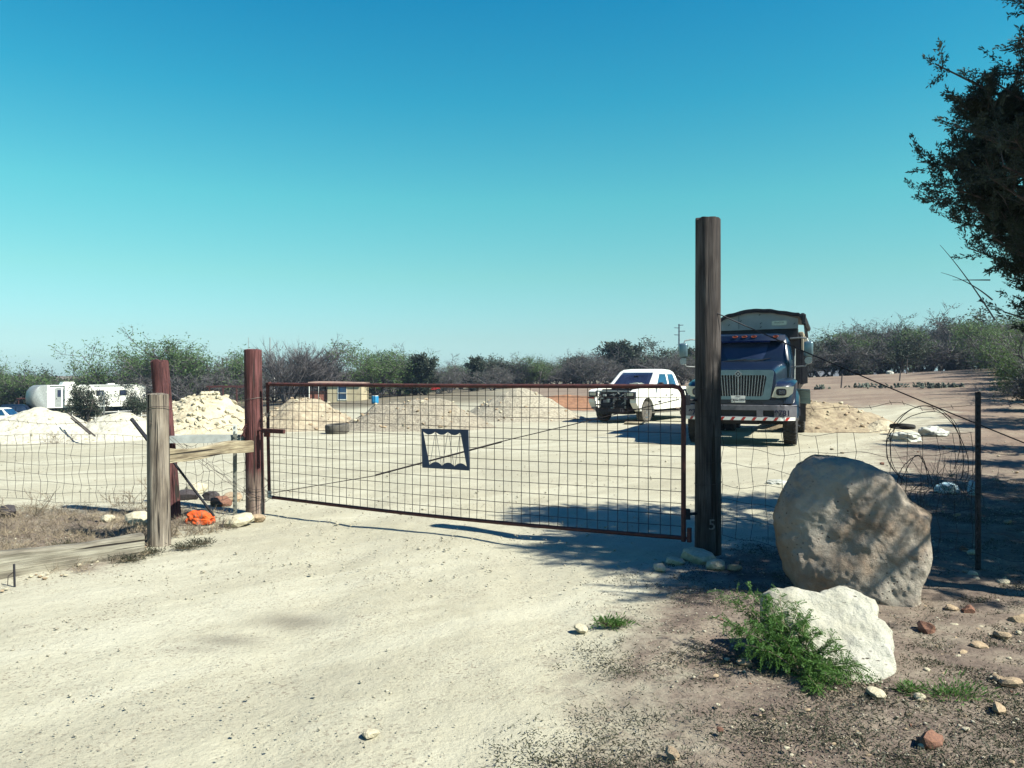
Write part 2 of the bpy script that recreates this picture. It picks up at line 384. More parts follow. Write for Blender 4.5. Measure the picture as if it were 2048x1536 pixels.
def build_ground():
    rr = [0.5]
    while rr[-1] < 5000:
        r = rr[-1]; rr.append(r * (1.011 if 2.4 < r < 22 else (1.03 if r < 120 else 1.06)))
    rr = np.array(rr)
    th = np.concatenate([np.arange(-43, 43, 0.2), np.arange(43, 317, 3.0)]); th = np.radians(th)
    Rg, Tg = np.meshgrid(rr, th, indexing='ij')
    x, y = Rg * np.sin(Tg), Rg * np.cos(Tg)
    z = zg(x, y)
    d, lx, fld, scr = zone_masks(x, y)
    amp = smooth(0, 2, Rg) * (1 - smooth(60, 120, Rg))
    p = np.stack([x, y, x * 0], -1)
    rel = 0.030 * fbm(p * 0.7, 3) + 0.010 * fbm(p * 4.0 + 5, 3)
    rel = rel + (d * 0.022 + fld * 0.03) * fbm(p * 6.5 + 31, 3) + lx * 0.03 * fbm(p * 5 + 77, 3)
    # shallow wheel tracks through the gate
    for off in (-0.85, 0.75):
        cxl = -0.55 - 0.10 * (y - 6) + off
        rel = rel - 0.022 * np.exp(-((x - cxl) / 0.28) ** 2) * (1 - smooth(9, 20, y))
    z = z + rel * amp - 0.01
    nr, nt = Rg.shape
    V = np.concatenate([np.stack([x, y, z], -1).reshape(-1, 3), [[0, 0, 0.0]]])
    idx = np.arange(nr * nt).reshape(nr, nt)
    a, b = idx[:-1, :], np.roll(idx, -1, 1)[:-1, :]
    c, e_ = np.roll(idx, -1, 1)[1:, :], idx[1:, :]
    Q = np.stack([a, e_, c, b], -1).reshape(-1, 4)
    me = npmesh('ground', V[:-1], Q, ground_mat(), sm=True)
    at = me.color_attributes.new('zone', 'FLOAT_COLOR', 'POINT')
    st = np.zeros_like(x)
    for (sx_, sy_, ax, ay, k) in ((X(585, 5.05), 5.1, 0.26, 0.16, 1.0), (X(445, 4.65), 4.72, 0.22, 0.10, 0.85), (X(390, 4.5), 4.55, 0.16, 0.06, 0.5)):
        st = np.maximum(st, k * np.exp(-((x - sx_) / ax) ** 2 - ((y - sy_) / ay) ** 2))
    colr = np.stack([np.maximum(d, lx * 0.8), fld, scr, st], -1).reshape(-1, 4).astype(np.float32)
    at.data.foreach_set('color', colr.ravel())
    o = obj('ground', me); o['kind'] = 'structure'
    return o
def ground_mat():
    m, n, l, b = nodes('caliche_and_dirt'); b.inputs['Roughness'].default_value = 0.95; b.inputs['Specular IOR Level'].default_value = 0.1
    geo = n.new('ShaderNodeNewGeometry'); pos = geo.outputs['Position']
    def noise(s, d=6, r=0.6, stretch=None):
        t = n.new('ShaderNodeTexNoise'); t.inputs['Scale'].default_value = s; t.inputs['Detail'].default_value = d; t.inputs['Roughness'].default_value = r
        if stretch:
            mp = n.new('ShaderNodeMapping'); mp.inputs['Scale'].default_value = stretch; l.new(pos, mp.inputs[0]); l.new(mp.outputs[0], t.inputs[0])
        else: l.new(pos, t.inputs[0])
        return t.outputs[0]
    def mix(fac, a, c):
        q = n.new('ShaderNodeMix'); q.data_type = 'RGBA'
        if isinstance(fac, float): q.inputs[0].default_value = fac
        else: l.new(fac, q.inputs[0])
        for k, s in ((6, a), (7, c)):
            if isinstance(s, tuple): q.inputs[k].default_value = (*s, 1)
            else: l.new(s, q.inputs[k])
        return q.outputs[2]
    def rmp(src, stops):
        r = ramp(n, stops); l.new(src, r.inputs[0]); return r.outputs[0]
    at = n.new('ShaderNodeVertexColor'); at.layer_name = 'zone'
    sp = n.new('ShaderNodeSeparateColor'); l.new(at.outputs[0], sp.inputs[0])
    def sharp(src, s, w=0.35):     # break the soft zone edge up with noise
        ns = noise(s, 8, 0.7)
        a = n.new('ShaderNodeMath'); a.operation = 'MULTIPLY_ADD'; a.inputs[1].default_value = 1.0
        q = n.new('ShaderNodeMath'); q.operation = 'SUBTRACT'; l.new(ns, q.inputs[0]); q.inputs[1].default_value = 0.5
        a2 = n.new('ShaderNodeMath'); a2.operation = 'MULTIPLY_ADD'; l.new(q.outputs[0], a2.inputs[0]); a2.inputs[1].default_value = 1.6; l.new(src, a2.inputs[2])
        r = n.new('ShaderNodeMapRange'); l.new(a2.outputs[0], r.inputs[0]); r.inputs[1].default_value = 0.5 - w; r.inputs[2].default_value = 0.5 + w
        return r.outputs[0]
    # caliche: pale, patchy, flecked with small darker gaps
    base = rmp(noise(0.55, 7, 0.6), [(0.30, (0.295, 0.272, 0.200)), (0.5, (0.340, 0.318, 0.240)), (0.70, (0.385, 0.366, 0.285))])
    base = mix(rmp(noise(6.0, 8, 0.7, (1, 1.0, 1)), [(0.42, (0.0,) * 3), (0.75, (0.5,) * 3)]), base, (0.42, 0.40, 0.315))
    # worn wheel lines sweep in from the road towards the gate
    mt = n.new('ShaderNodeMapping'); mt.inputs['Rotation'].default_value = (0, 0, -0.75); l.new(pos, mt.inputs[0])
    m2 = n.new('ShaderNodeMapping'); m2.inputs['Scale'].default_value = (0.16, 1.5, 1); l.new(mt.outputs[0], m2.inputs[0])
    tr = n.new('ShaderNodeTexNoise'); tr.inputs['Scale'].default_value = 1.0; tr.inputs['Detail'].default_value = 5; tr.inputs['Roughness'].default_value = 0.55; l.new(m2.outputs[0], tr.inputs[0])
    base = mix(rmp(tr.outputs[0], [(0.40, (0.55,) * 3), (0.52, (0,) * 3)]), base, (0.295, 0.275, 0.210))
    base = mix(rmp(tr.outputs[0], [(0.52, (0,) * 3), (0.64, (0.5,) * 3)]), base, (0.425, 0.405, 0.32))
    fl = noise(48, 3, 0.6); cl = noise(1.6, 5, 0.65)
    mul = n.new('ShaderNodeMath'); mul.operation = 'MULTIPLY'
    l.new(rmp(fl, [(0.56, (0,) * 3), (0.64, (1,) * 3)]), mul.inputs[0]); l.new(rmp(cl, [(0.40, (0.12,) * 3), (0.66, (0.9,) * 3)]), mul.inputs[1])
    base = mix(mul.outputs[0], base, (0.15, 0.12, 0.09))
    # dirt
    dirt = rmp(noise(2.6, 9, 0.7), [(0.28, (0.085, 0.062, 0.054)), (0.5, (0.165, 0.130, 0.105)), (0.74, (0.27, 0.235, 0.18))])
    dirt = mix(rmp(noise(30, 6, 0.7), [(0.5, (0,) * 3), (0.72, (0.75,) * 3)]), dirt, (0.045, 0.035, 0.03))
    col = mix(sharp(sp.outputs[0], 3.2, 0.3), base, dirt)
    fld = rmp(noise(0.35, 10, 0.72), [(0.28, (0.115, 0.080, 0.064)), (0.5, (0.20, 0.150, 0.115)), (0.75, (0.28, 0.235, 0.17))])
    fld = mix(rmp(noise(7.0, 8, 0.75), [(0.48, (0,) * 3), (0.72, (0.7,) * 3)]), fld, (0.085, 0.07, 0.055))
    col = mix(sharp(sp.outputs[1], 1.2, 0.3), col, fld)
    scr = rmp(noise(0.25, 9, 0.7), [(0.3, (0.085, 0.075, 0.055)), (0.7, (0.20, 0.17, 0.12))])
    col = mix(sp.outputs[2], col, scr)
    col = mix(rmp(at.outputs[1], [(0.0, (0,) * 3), (1.0, (0.62,) * 3)]), col, (0.075, 0.062, 0.052))
    sc = n.new('ShaderNodeMix'); sc.data_type = 'RGBA'; sc.blend_type = 'MULTIPLY'; sc.inputs[0].default_value = 1; l.new(col, sc.inputs[6]); sc.inputs[7].default_value = (0.92, 0.915, 0.91, 1)
    l.new(sc.outputs[2], b.inputs['Base Color'])
    b1 = n.new('ShaderNodeBump'); b1.inputs['Strength'].default_value = 0.8; b1.inputs['Distance'].default_value = 0.012
    l.new(noise(38, 6, 0.7), b1.inputs['Height'])
    b2 = n.new('ShaderNodeBump'); b2.inputs['Strength'].default_value = 0.6; b2.inputs['Distance'].default_value = 0.04
    l.new(noise(5, 8, 0.65), b2.inputs['Height']); l.new(b1.outputs[0], b2.inputs['Normal']); l.new(b2.outputs[0], b.inputs['Normal'])
    return m
build_ground()

# ------------------------------------------------------------------ stones and gravel
def rock_mesh(name, mat, seed, sub=2, amp=0.35, flat=(1, 1, 1), cuts=5):
    rs = np.random.default_rng(seed); bm = bmesh.new(); bmesh.ops.create_icosphere(bm, subdivisions=sub, radius=1.0)
    for _ in range(cuts):
        nrm = Vector(rs.normal(size=3)).normalized(); dd = rs.uniform(0.55, 0.85)
        for v in bm.verts:
            t = v.co.dot(nrm)
            if t > dd: v.co -= nrm * (t - dd)
    P = np.array([v.co[:] for v in bm.verts]); ns = fbm(P * 1.6 + seed * 3.1, 4)
    for v, q in zip(bm.verts, ns):
        v.co *= 1 + amp * q
        v.co = Vector((v.co.x * flat[0], v.co.y * flat[1], v.co.z * flat[2]))
    me = bpy.data.meshes.new(name); bm.to_mesh(me); bm.free(); me.materials.append(mat)
    return me
M['pebble'] = pm('gravel_stone', (0.46, 0.43, 0.33), (0.21, 0.18, 0.14), 40, 0.95, 0, 0, lo=0.3, hi=0.7)
M['stone_tan'] = pm('tan_field_stone', (0.40, 0.31, 0.20), (0.26, 0.18, 0.12), 6, 0.95, 0, 0.4)
M['stone_red'] = pm('reddish_stone', (0.24, 0.12, 0.075), (0.13, 0.065, 0.05), 8, 0.95, 0, 0.4)
M['stone_dark'] = pm('dark_stone', (0.07, 0.06, 0.06), (0.035, 0.03, 0.035), 8, 0.95, 0, 0.4)
# loose gravel, uncountable
def scatter_gravel(N=34000):
    r = np.random.default_rng(5)
    d = 2.6 + (r.random(N) ** 2.0) * 22; u = r.uniform(-0.72, 0.72, N); x, y = u * d, d
    cl = fbm(np.stack([x * 1.1, y * 1.1, x * 0], -1), 4)
    dirt, lx, fld, scr = zone_masks(x, y)
    keep = r.random(N) < np.clip(0.40 + 1.5 * cl + 0.5 * dirt, 0.04, 1)
    x, y = x[keep], y[keep]; n = len(x)
    s = np.clip(0.0045 * np.exp(r.normal(0, 0.5, n)), 0.0025, 0.016) * np.clip(y / 4.5, 0.75, 1.7)
    base = np.array([(1, 0, 0), (-1, 0, 0), (0, 1, 0), (0, -1, 0), (0, 0, 1), (0, 0, -1)], float)
    fc = np.array([(0, 2, 4), (2, 1, 4), (1, 3, 4), (3, 0, 4), (2, 0, 5), (1, 2, 5), (3, 1, 5), (0, 3, 5)])
    an = r.uniform(0, 6.28, n); ca, sa = np.cos(an), np.sin(an)
    v = base[None] * r.uniform(0.6, 1.35, (n, 6, 1)) * s[:, None, None] * np.stack([np.ones(n), r.uniform(.55, 1, n), r.uniform(.35, .7, n)], -1)[:, None, :]
    vx = v[..., 0] * ca[:, None] - v[..., 1] * sa[:, None]; vy = v[..., 0] * sa[:, None] + v[..., 1] * ca[:, None]
    V = np.stack([vx + x[:, None], vy + y[:, None], v[..., 2] + (zg(x, y) + 0.0)[:, None]], -1).reshape(-1, 3)
    Fc = (fc[None] + (np.arange(n) * 6)[:, None, None]).reshape(-1, 3)
    o = obj('gravel', npmesh('gravel', V, Fc, M['pebble'])); o['kind'] = 'stuff'
    tag(o, 'fine pale gravel loose over the drive and yard', 'gravel')
scatter_gravel()

def slab_rock(name, label, cat, outline, p0, nrm, T, mat, seed, amp=0.03, grow=1.0, facet=0.10):
    """outline in photo pixels, carried onto a real plane, then given thickness and relief"""
    cpx = sum(p[0] for p in outline) / len(outline); cpy = sum(p[1] for p in outline) / len(outline); outline = [(cpx + (a - cpx) * grow, cpy + (b - cpy) * grow) for a, b in outline]
    nrm = Vector(nrm).normalized(); pts = [on_plane(px, py, p0, nrm) for (px, py) in outline]
    c = sum(pts, Vector()) / len(pts); ex = Vector((0, 0, 1)).cross(nrm).normalized(); ey = nrm.cross(ex)
    q = np.array([((p - c).dot(ex), (p - c).dot(ey)) for p in pts])
    seg = np.linalg.norm(np.roll(q, -1, 0) - q, axis=1); cum = np.concatenate([[0], np.cumsum(seg)])
    nt, nf = 280, 100
    t = np.linspace(0, cum[-1], nt, endpoint=False); qq = np.concatenate([q, q[:1]])
    ox, oy = np.interp(t, cum, qq[:, 0]), np.interp(t, cum, qq[:, 1])
    k = np.array([0, 1, 3, 1, 0.]) / 5
    for _ in range(1):
        ox = sum(np.roll(ox, j - 2) * k[j] for j in range(5)); oy = sum(np.roll(oy, j - 2) * k[j] for j in range(5))
    # rings run from the middle of the back, over the rim, to the middle of the front
    half = nf // 2; rr_ = np.concatenate([np.linspace(0.0005, 1, half) ** 0.8, (np.linspace(0.0005, 1, half) ** 0.8)[::-1]])
    sg = np.concatenate([-np.ones(half), np.ones(half)])
    prof = (1 - np.clip(rr_, 0, 1) ** 9) ** 0.6
    nf = 2 * half
    A = ox[None] * rr_[:, None]; B = oy[None] * rr_[:, None]; C = (sg * prof * T / 2)[:, None] + 0 * A
    P = np.stack([A, B, C], -1)
    d = amp * 1.3 * fbm(P * 2.2 + seed, 5) + amp * 0.7 * fbm(P * 7 + seed, 4) - amp * 0.8 * np.abs(fbm(P * 4.2 + 3 * seed, 4)) + amp * 0.22 * fbm(P * 21 + seed, 3) - amp * 0.3 * np.maximum(0, fbm(P * 13 + 5 * seed, 2) - 0.35)
    # flat broken facets
    rs_ = np.random.default_rng(seed)
    for _ in range(7):
        q0 = rs_.normal(size=2) * 0.35; dr_ = rs_.normal(size=2); dr_ /= np.linalg.norm(dr_)
        d = d - facet * np.maximum(0, (A - q0[0]) * dr_[0] + (B - q0[1]) * dr_[1] - 0.22)
    edge = (rr_ ** 3)[:, None]
    P = P + np.stack([A * edge * d / (np.sqrt(A * A + B * B) + .05), B * edge * d / (np.sqrt(A * A + B * B) + .05), (sg * np.sqrt(prof))[:, None] * d], -1)
    base = c - nrm * (T / 2)
    Wd = P[..., 0:1] * np.array(ex) + P[..., 1:2] * np.array(ey) + P[..., 2:3] * np.array(nrm) + np.array(base)
    loc = Vector((base.x, base.y, 0.0))
    V = (Wd - np.array(loc)).reshape(-1, 3)
    idx = np.arange(nf * nt).reshape(nf, nt)
    Q = np.stack([idx[:-1], np.roll(idx, -1, 1)[:-1], np.roll(idx, -1, 1)[1:], idx[1:]], -1).reshape(-1, 4)
    o = obj(name, npmesh(name, V, Q, mat, sm=True), None, loc); tag(o, label, cat)
    return o
def boulder_mat(name, cols, pits=True, streak=False):
    m, n, l, b = nodes(name); b.inputs['Roughness'].default_value = 0.95; b.inputs['Specular IOR Level'].default_value = 0.1
    t = n.new('ShaderNodeTexCoord')
    def noise(s, d=8, r=0.65):
        q = n.new('ShaderNodeTexNoise'); q.inputs['Scale'].default_value = s; q.inputs['Detail'].default_value = d; q.inputs['Roughness'].default_value = r; l.new(t.outputs['Object'], q.inputs[0]); return q.outputs[0]
    r = ramp(n, [(p, kc(c)) for p, c in cols]); l.new(noise(2.4), r.inputs[0]); col = r.outputs[0]
    pv = n.new('ShaderNodeTexVoronoi'); pv.inputs['Scale'].default_value = 26; mpv = n.new('ShaderNodeMapping'); mpv.inputs['Scale'].default_value = (0.5, 1, 1.5) if streak else (1, 1, 1); mpv.inputs['Rotation'].default_value = (0, .5, 0) if streak else (0, 0, 0); l.new(t.outputs['Object'], mpv.inputs[0]); l.new(mpv.outputs[0], pv.inputs[0])
    pr = ramp(n, [(0.07, (1, 1, 1)), (0.20, (0, 0, 0))]); l.new(pv.outputs['Distance'], pr.inputs[0])
    pk = ramp(n, [(0.46, (0, 0, 0)), (0.58, (1, 1, 1))]); l.new(noise(3.0, 3), pk.inputs[0])
    mu = n.new('ShaderNodeMath'); mu.operation = 'MULTIPLY'; l.new(pr.outputs[0], mu.inputs[0]); l.new(pk.outputs[0], mu.inputs[1])
    if pits:
        mm = n.new('ShaderNodeMix'); mm.data_type = 'RGBA'; l.new(mu.outputs[0], mm.inputs[0]); l.new(col, mm.inputs[6]); mm.inputs[7].default_value = (0.06, 0.045, 0.04, 1); col = mm.outputs[2]
    l.new(col, b.inputs['Base Color'])
    b1 = n.new('ShaderNodeBump'); b1.inputs['Strength'].default_value = 1.0; b1.inputs['Distance'].default_value = 0.035; l.new(noise(11, 12, 0.75), b1.inputs['Height'])
    b2 = n.new('ShaderNodeBump'); b2.inputs['Strength'].default_value = 0.6; b2.inputs['Distance'].default_value = 0.02; b2.invert = True; l.new(mu.outputs[0], b2.inputs['Height']); l.new(b1.outputs[0], b2.inputs['Normal']); l.new(b2.outputs[0], b.inputs['Normal'])
    return m
M['boulder'] = boulder_mat('tan_pitted_limestone', [(0.28, (0.22, 0.13, 0.085)), (0.40, (0.29, 0.22, 0.165)), (0.52, (0.34, 0.29, 0.24)), (0.72, (0.41, 0.375, 0.315))])
M['white_rock'] = boulder_mat('white_limestone', [(0.3, (0.40, 0.37, 0.28)), (0.6, (0.54, 0.52, 0.44))], streak=True)
slab_rock('boulder', 'big tan pitted limestone boulder standing on edge against the wire fence', 'boulder',
          [(1597, 925), (1625, 907), (1680, 912), (1730, 924), (1790, 953), (1815, 972), (1833, 1002), (1852, 1017), (1880, 1036), (1876, 1088), (1885, 1130), (1880, 1165), (1866, 1195), (1862, 1262), (1790, 1266), (1700, 1230), (1600, 1190), (1577, 1140), (1561, 1085), (1560, 1035), (1573, 985), (1583, 955)],
          W(1720, 1100, 5.42), (-0.30, -0.93, 0.13), 0.50, M['boulder'], 4, 0.042, 1.09, 0.07)
slab_rock('white_rock', 'white limestone slab lying tilted in front of the big boulder', 'rock',
          [(1530, 1172), (1548, 1160), (1590, 1160), (1640, 1171), (1665, 1162), (1680, 1157), (1722, 1168), (1757, 1182), (1765, 1200), (1763, 1222), (1788, 1247), (1792, 1290), (1801, 1312), (1790, 1348), (1766, 1384), (1742, 1390), (1690, 1362), (1620, 1330), (1560, 1290), (1535, 1230)],
          W(1660, 1265, 4.26), (-0.10, -0.62, 0.78), 0.26, M['white_rock'], 9, 0.035, 1.10, 0.05)

STONES = [rock_mesh('stone', M[k], s, 2, 0.4, fl) for s, (k, fl) in enumerate([('stone_tan', (1, .75, .6)), ('limestone', (1, .8, .55)), ('stone_red', (1, .7, .6)), ('stone_tan', (1, .6, .5)), ('limestone', (.9, .9, .5)), ('stone_dark', (1, .7, .6))])]
STONES += [rock_mesh('stone', M['limestone'], 40 + q, 1, 0.25, fl, 10) for q, fl in enumerate([(1, .7, .6), (.9, .9, .45), (1, .55, .7)])]
def stone(px, py, s, k, label, group=None, name='stone', rz=None):
    p = G(px, py)
    o = obj(name, STONES[k], None, (p.x, p.y, p.z + s * 0.22), (0.1, 0.05, R.uniform(0, 6) if rz is None else rz), (s, s, s))
    tag(o, label, 'stone', group); return o
stone(1848, 1262, 0.075, 2, 'rust red stone on bare dirt beside the tilted white slab')
stone(1905, 1222, 0.06, 0, 'rounded tan stone on bare dirt past the tall boulder')
stone(1935, 1227, 0.065, 2, 'brownish red stone on bare dirt next to a rounded tan stone')
stone(1868, 1492, 0.07, 2, 'smooth rounded reddish brown stone on weedy dirt')
stone(2022, 1370, 0.06, 0, 'pale tan stone on bare shaded dirt', 'pale tan stones on the bare dirt')
stone(2008, 1275, 0.06, 0, 'pale tan stone on bare shaded dirt', 'pale tan stones on the bare dirt')
stone(1958, 1300, 0.06, 0, 'pale tan stone on bare shaded dirt', 'pale tan stones on the bare dirt')
stone(2040, 1245, 0.08, 3, 'pale tan stone on bare shaded dirt', 'pale tan stones on the bare dirt')
stone(1488, 1332, 0.05, 0, 'yellowish stone among weeds in front of the feathery green shrub')
stone(1455, 1322, 0.022, 4, 'small round white stone beside a yellowish stone')
stone(1750, 1392, 0.055, 4, 'angular white stone just below the tip of the tilted white slab')
stone(1160, 1262, 0.055, 4, 'white stone at the edge of the drive beside a green weed')
stone(742, 1474, 0.045, 4, 'flat white stone embedded in the pale drive')
stone(1345, 1512, 0.045, 3, 'round tan pebble among dark weeds on the dirt verge')
for (px, py, s, k) in ((1395, 1122, .17, 4), (1350, 1128, .09, 4), (1432, 1136, .09, 1), (1320, 1140, .06, 1), (1410, 1104, .12, 4), (1468, 1140, .07, 3)):
    stone(px, py, s, k, 'limestone lump piled at the foot of the tall pole', 'limestone lumps at the foot of the tall pole')
rs = random.Random(21)
for k in range(70):
    px, py = rs.uniform(1420, 2046), rs.uniform(1180, 1530)
    if 1500 < px < 1900 and py < 1390: px = rs.uniform(1830, 2046)
    stone(px, py, 0.009 * math.exp(abs(rs.gauss(0, .6))), rs.choice([0, 1, 2, 3, 4]), 'small stone scattered over the dirt verge', 'small stones on the dirt verge')
for k in range(60):
    px, py = rs.uniform(1600, 2046), rs.uniform(890, 1180)
    stone(px, py, rs.uniform(0.02, 0.06), rs.choice([0, 0, 1, 2, 3, 4]), 'small stone on the tree-shaded ground behind the fence', 'small stones behind the fence')
# rocks heaped by the gate post
for (px, py, s, k, lb) in ((478, 1047, .185, 4, 'flat white limestone rock at the foot of the red gate post'),
                           (515, 1040, .10, 0, 'rounded tan stone touching the foot of the red gate post'),
                           (446, 1012, .15, 2, 'upright reddish stone in the rock heap between the posts'),
                           (462, 1000, .16, 0, 'yellow tan stone in the rock heap behind the white rock'),
                           (420, 1000, .13, 5, 'dark angular stone on the rock heap between the posts'),
                           (375, 1000, .16, 5, 'dark stone beside the foot of the leaning red post'),
                           (392, 985, .17, 1, 'pale stone at the back of the rock heap between the posts'),
                           (280, 1046, .16, 1, 'grey limestone block left of the weathered grey post'),
                           (215, 1042, .09, 1, 'pale stone in dead weeds beside the wire fence'),
                           (18, 1032, .14, 5, 'dark stone in dead weeds at the foot of the fence')):
    stone(px, py, s, k, lb)
for k in range(26):
    px = rs.uniform(0, 330); py = 1172 - px * 0.28 + rs.uniform(-4, 18)
    stone(px, py, rs.uniform(0.008, 0.024), rs.choice([0, 1, 4, 3]), 'small stone along the edge of the drive by the timber', 'small stones along the timber')

# ------------------------------------------------------------------ heaps of soil, gravel and rock in the yard
M['p_white'] = pm('white_caliche', (0.52, 0.495, 0.41), (0.41, 0.38, 0.30), 5, 0.95, 0, 0.9, dist=0.07, bscale=11)
M['p_rock'] = pm('broken_limestone', (0.54, 0.48, 0.34), (0.38, 0.32, 0.22), 4, 0.95, 0, 0.8, dist=0.08, bscale=9)
M['p_tan'] = pm('tan_soil', (0.42, 0.355, 0.25), (0.25, 0.20, 0.14), 5, 0.95, 0, 0.8, dist=0.06, bscale=12)
M['p_grey'] = pm('grey_gravel', (0.35, 0.31, 0.235), (0.19, 0.16, 0.12), 9, 0.95, 0, 0.9, dist=0.06, bscale=16)
M['p_crush'] = pm('crushed_stone', (0.42, 0.38, 0.29), (0.21, 0.18, 0.135), 12, 0.95, 0, 0.9, dist=0.05, bscale=18)
M['p_orange'] = pm('orange_soil', (0.30, 0.155, 0.085), (0.20, 0.10, 0.06), 6, 0.95, 0, 0.5, bscale=10)
M['p_sand'] = pm('yellow_sand', (0.36, 0.295, 0.195), (0.22, 0.17, 0.115), 6, 0.95, 0, 0.8, dist=0.05, bscale=10)
def mound(name, label, px, d, rx, ry, h, mat, seed, rough=0.12, ridge=0.0, group=None, pw=1.1, rnd=0.22):
    cx, cy = X(px, d), d; z0 = zf(cx, cy)
    nr, nt = 34, 96
    r = np.linspace(0, 1.12, nr); t = np.linspace(0, 2 * math.pi, nt, endpoint=False)
    Rg, Tg = np.meshgrid(r, t, indexing='ij')
    wob = 1 + 0.16 * fbm(np.stack([np.cos(Tg) * 1.4 + seed, np.sin(Tg) * 1.4, Tg * 0], -1), 3)
    x, y = Rg * np.cos(Tg) * rx * wob, Rg * np.sin(Tg) * ry * wob
    q = np.sqrt(np.maximum(np.abs(x / rx) - ridge, 0) ** 2 / (1 - ridge) ** 2 + (y / ry) ** 2)
    prof = np.clip((math.hypot(1, rnd) - np.sqrt(q * q + rnd * rnd)) / (math.hypot(1, rnd) - rnd), 0, 1) ** pw
    P = np.stack([x, y, x * 0 + seed], -1)
    z = h * prof + rough * h * fbm(P * 1.6, 3) * smooth(1.08, 0.6, q) + 0.05 * h * fbm(P * 7, 3) * smooth(1.1, 0.8, q)
    z = z - 0.06 * smooth(0.98, 1.1, Rg)
    idx = np.arange(nr * nt).reshape(nr, nt)
    Q = np.stack([idx[:-1], idx[1:], np.roll(idx, -1, 1)[1:], np.roll(idx, -1, 1)[:-1]], -1).reshape(-1, 4)
    zz = z + zg(x + cx, y + cy) - z0
    o = thing(name, label, 'pile', (cx, cy, z0), 0, group)
    obj('heap', npmesh(name, np.stack([x, y, zz], -1).reshape(-1, 3), Q, mat, sm=True), o)
    return o, (x, y, zz)
def chunks(o, grid, n, s0, s1, ks, seed, name='stone'):
    r = random.Random(seed); x, y, z = grid
    for _ in range(n):
        i = int((r.random() ** 0.55) * 28) + 1; j = r.randrange(x.shape[1])
        if y[i, j] > 0.3 * abs(y).max() and r.random() < 0.7: continue
        s = r.uniform(s0, s1)
        obj(name, STONES[r.choice(ks)], o, (x[i, j], y[i, j], z[i, j] + s * 0.2), (r.uniform(-.5, .5), r.uniform(-.5, .5), r.uniform(0, 6)), (s, s * r.uniform(.7, 1), s))
o, g = mound('caliche_pile', 'low white caliche pile with a dead branch on it, left of the fence posts', 78, 20.5, 2.1, 1.9, 0.76, M['p_white'], 1, 0.24)
chunks(o, g, 60, 0.02, 0.07, [6, 7, 8], 36)
o, g = mound('caliche_pile', 'low rounded white caliche pile in front of the white pipe fence', 238, 21.0, 1.45, 1.5, 0.66, M['p_white'], 2, 0.24)
chunks(o, g, 40, 0.02, 0.07, [6, 7, 8], 37)
o, g = mound('limestone_pile', 'pile of broken white limestone chunks behind the fence posts', 402, 24.0, 2.1, 1.9, 1.06, M['p_rock'], 3, 0.2, 0.12, rnd=0.32)
chunks(o, g, 290, 0.04, 0.15, [6, 7, 8], 31)
o, g = mound('soil_pile', 'lumpy tan soil pile behind the lying tyre', 606, 25.2, 2.0, 1.9, 0.95, M['p_tan'], 4, 0.3)
chunks(o, g, 70, 0.03, 0.10, [0, 1, 3], 32)
o, g = mound('gravel_pile', 'broad greyish soil pile with a weed at its crest', 832, 25.4, 2.6, 2.1, 0.80, M['p_grey'], 5, 0.28, 0.25)
chunks(o, g, 80, 0.03, 0.09, [0, 3, 1], 33)
o, g = mound('gravel_pile', 'grey crushed stone cone beside the white pickup', 1040, 30.5, 2.55, 2.3, 1.16, M['p_crush'], 6, 0.07)
chunks(o, g, 60, 0.03, 0.08, [1, 3], 34)
mound('soil_mound', 'low orange soil mound behind the crushed stone pile', 1150, 39.0, 3.6, 2.0, 0.62, M['p_orange'], 7, 0.2, 0.3)
o, g = mound('sand_pile', 'yellow sand pile beside the rear wheels of the dump truck', 1662, 24.5, 2.2, 2.0, 0.72, M['p_sand'], 8, 0.28, 0.2)
chunks(o, g, 60, 0.03, 0.09, [0, 3, 1], 35)
mound('rubble_pile', 'low rubble of white stones trailing from the sand pile', 1765, 23.0, 0.9, 0.7, 0.28, M['p_rock'], 9, 0.35)
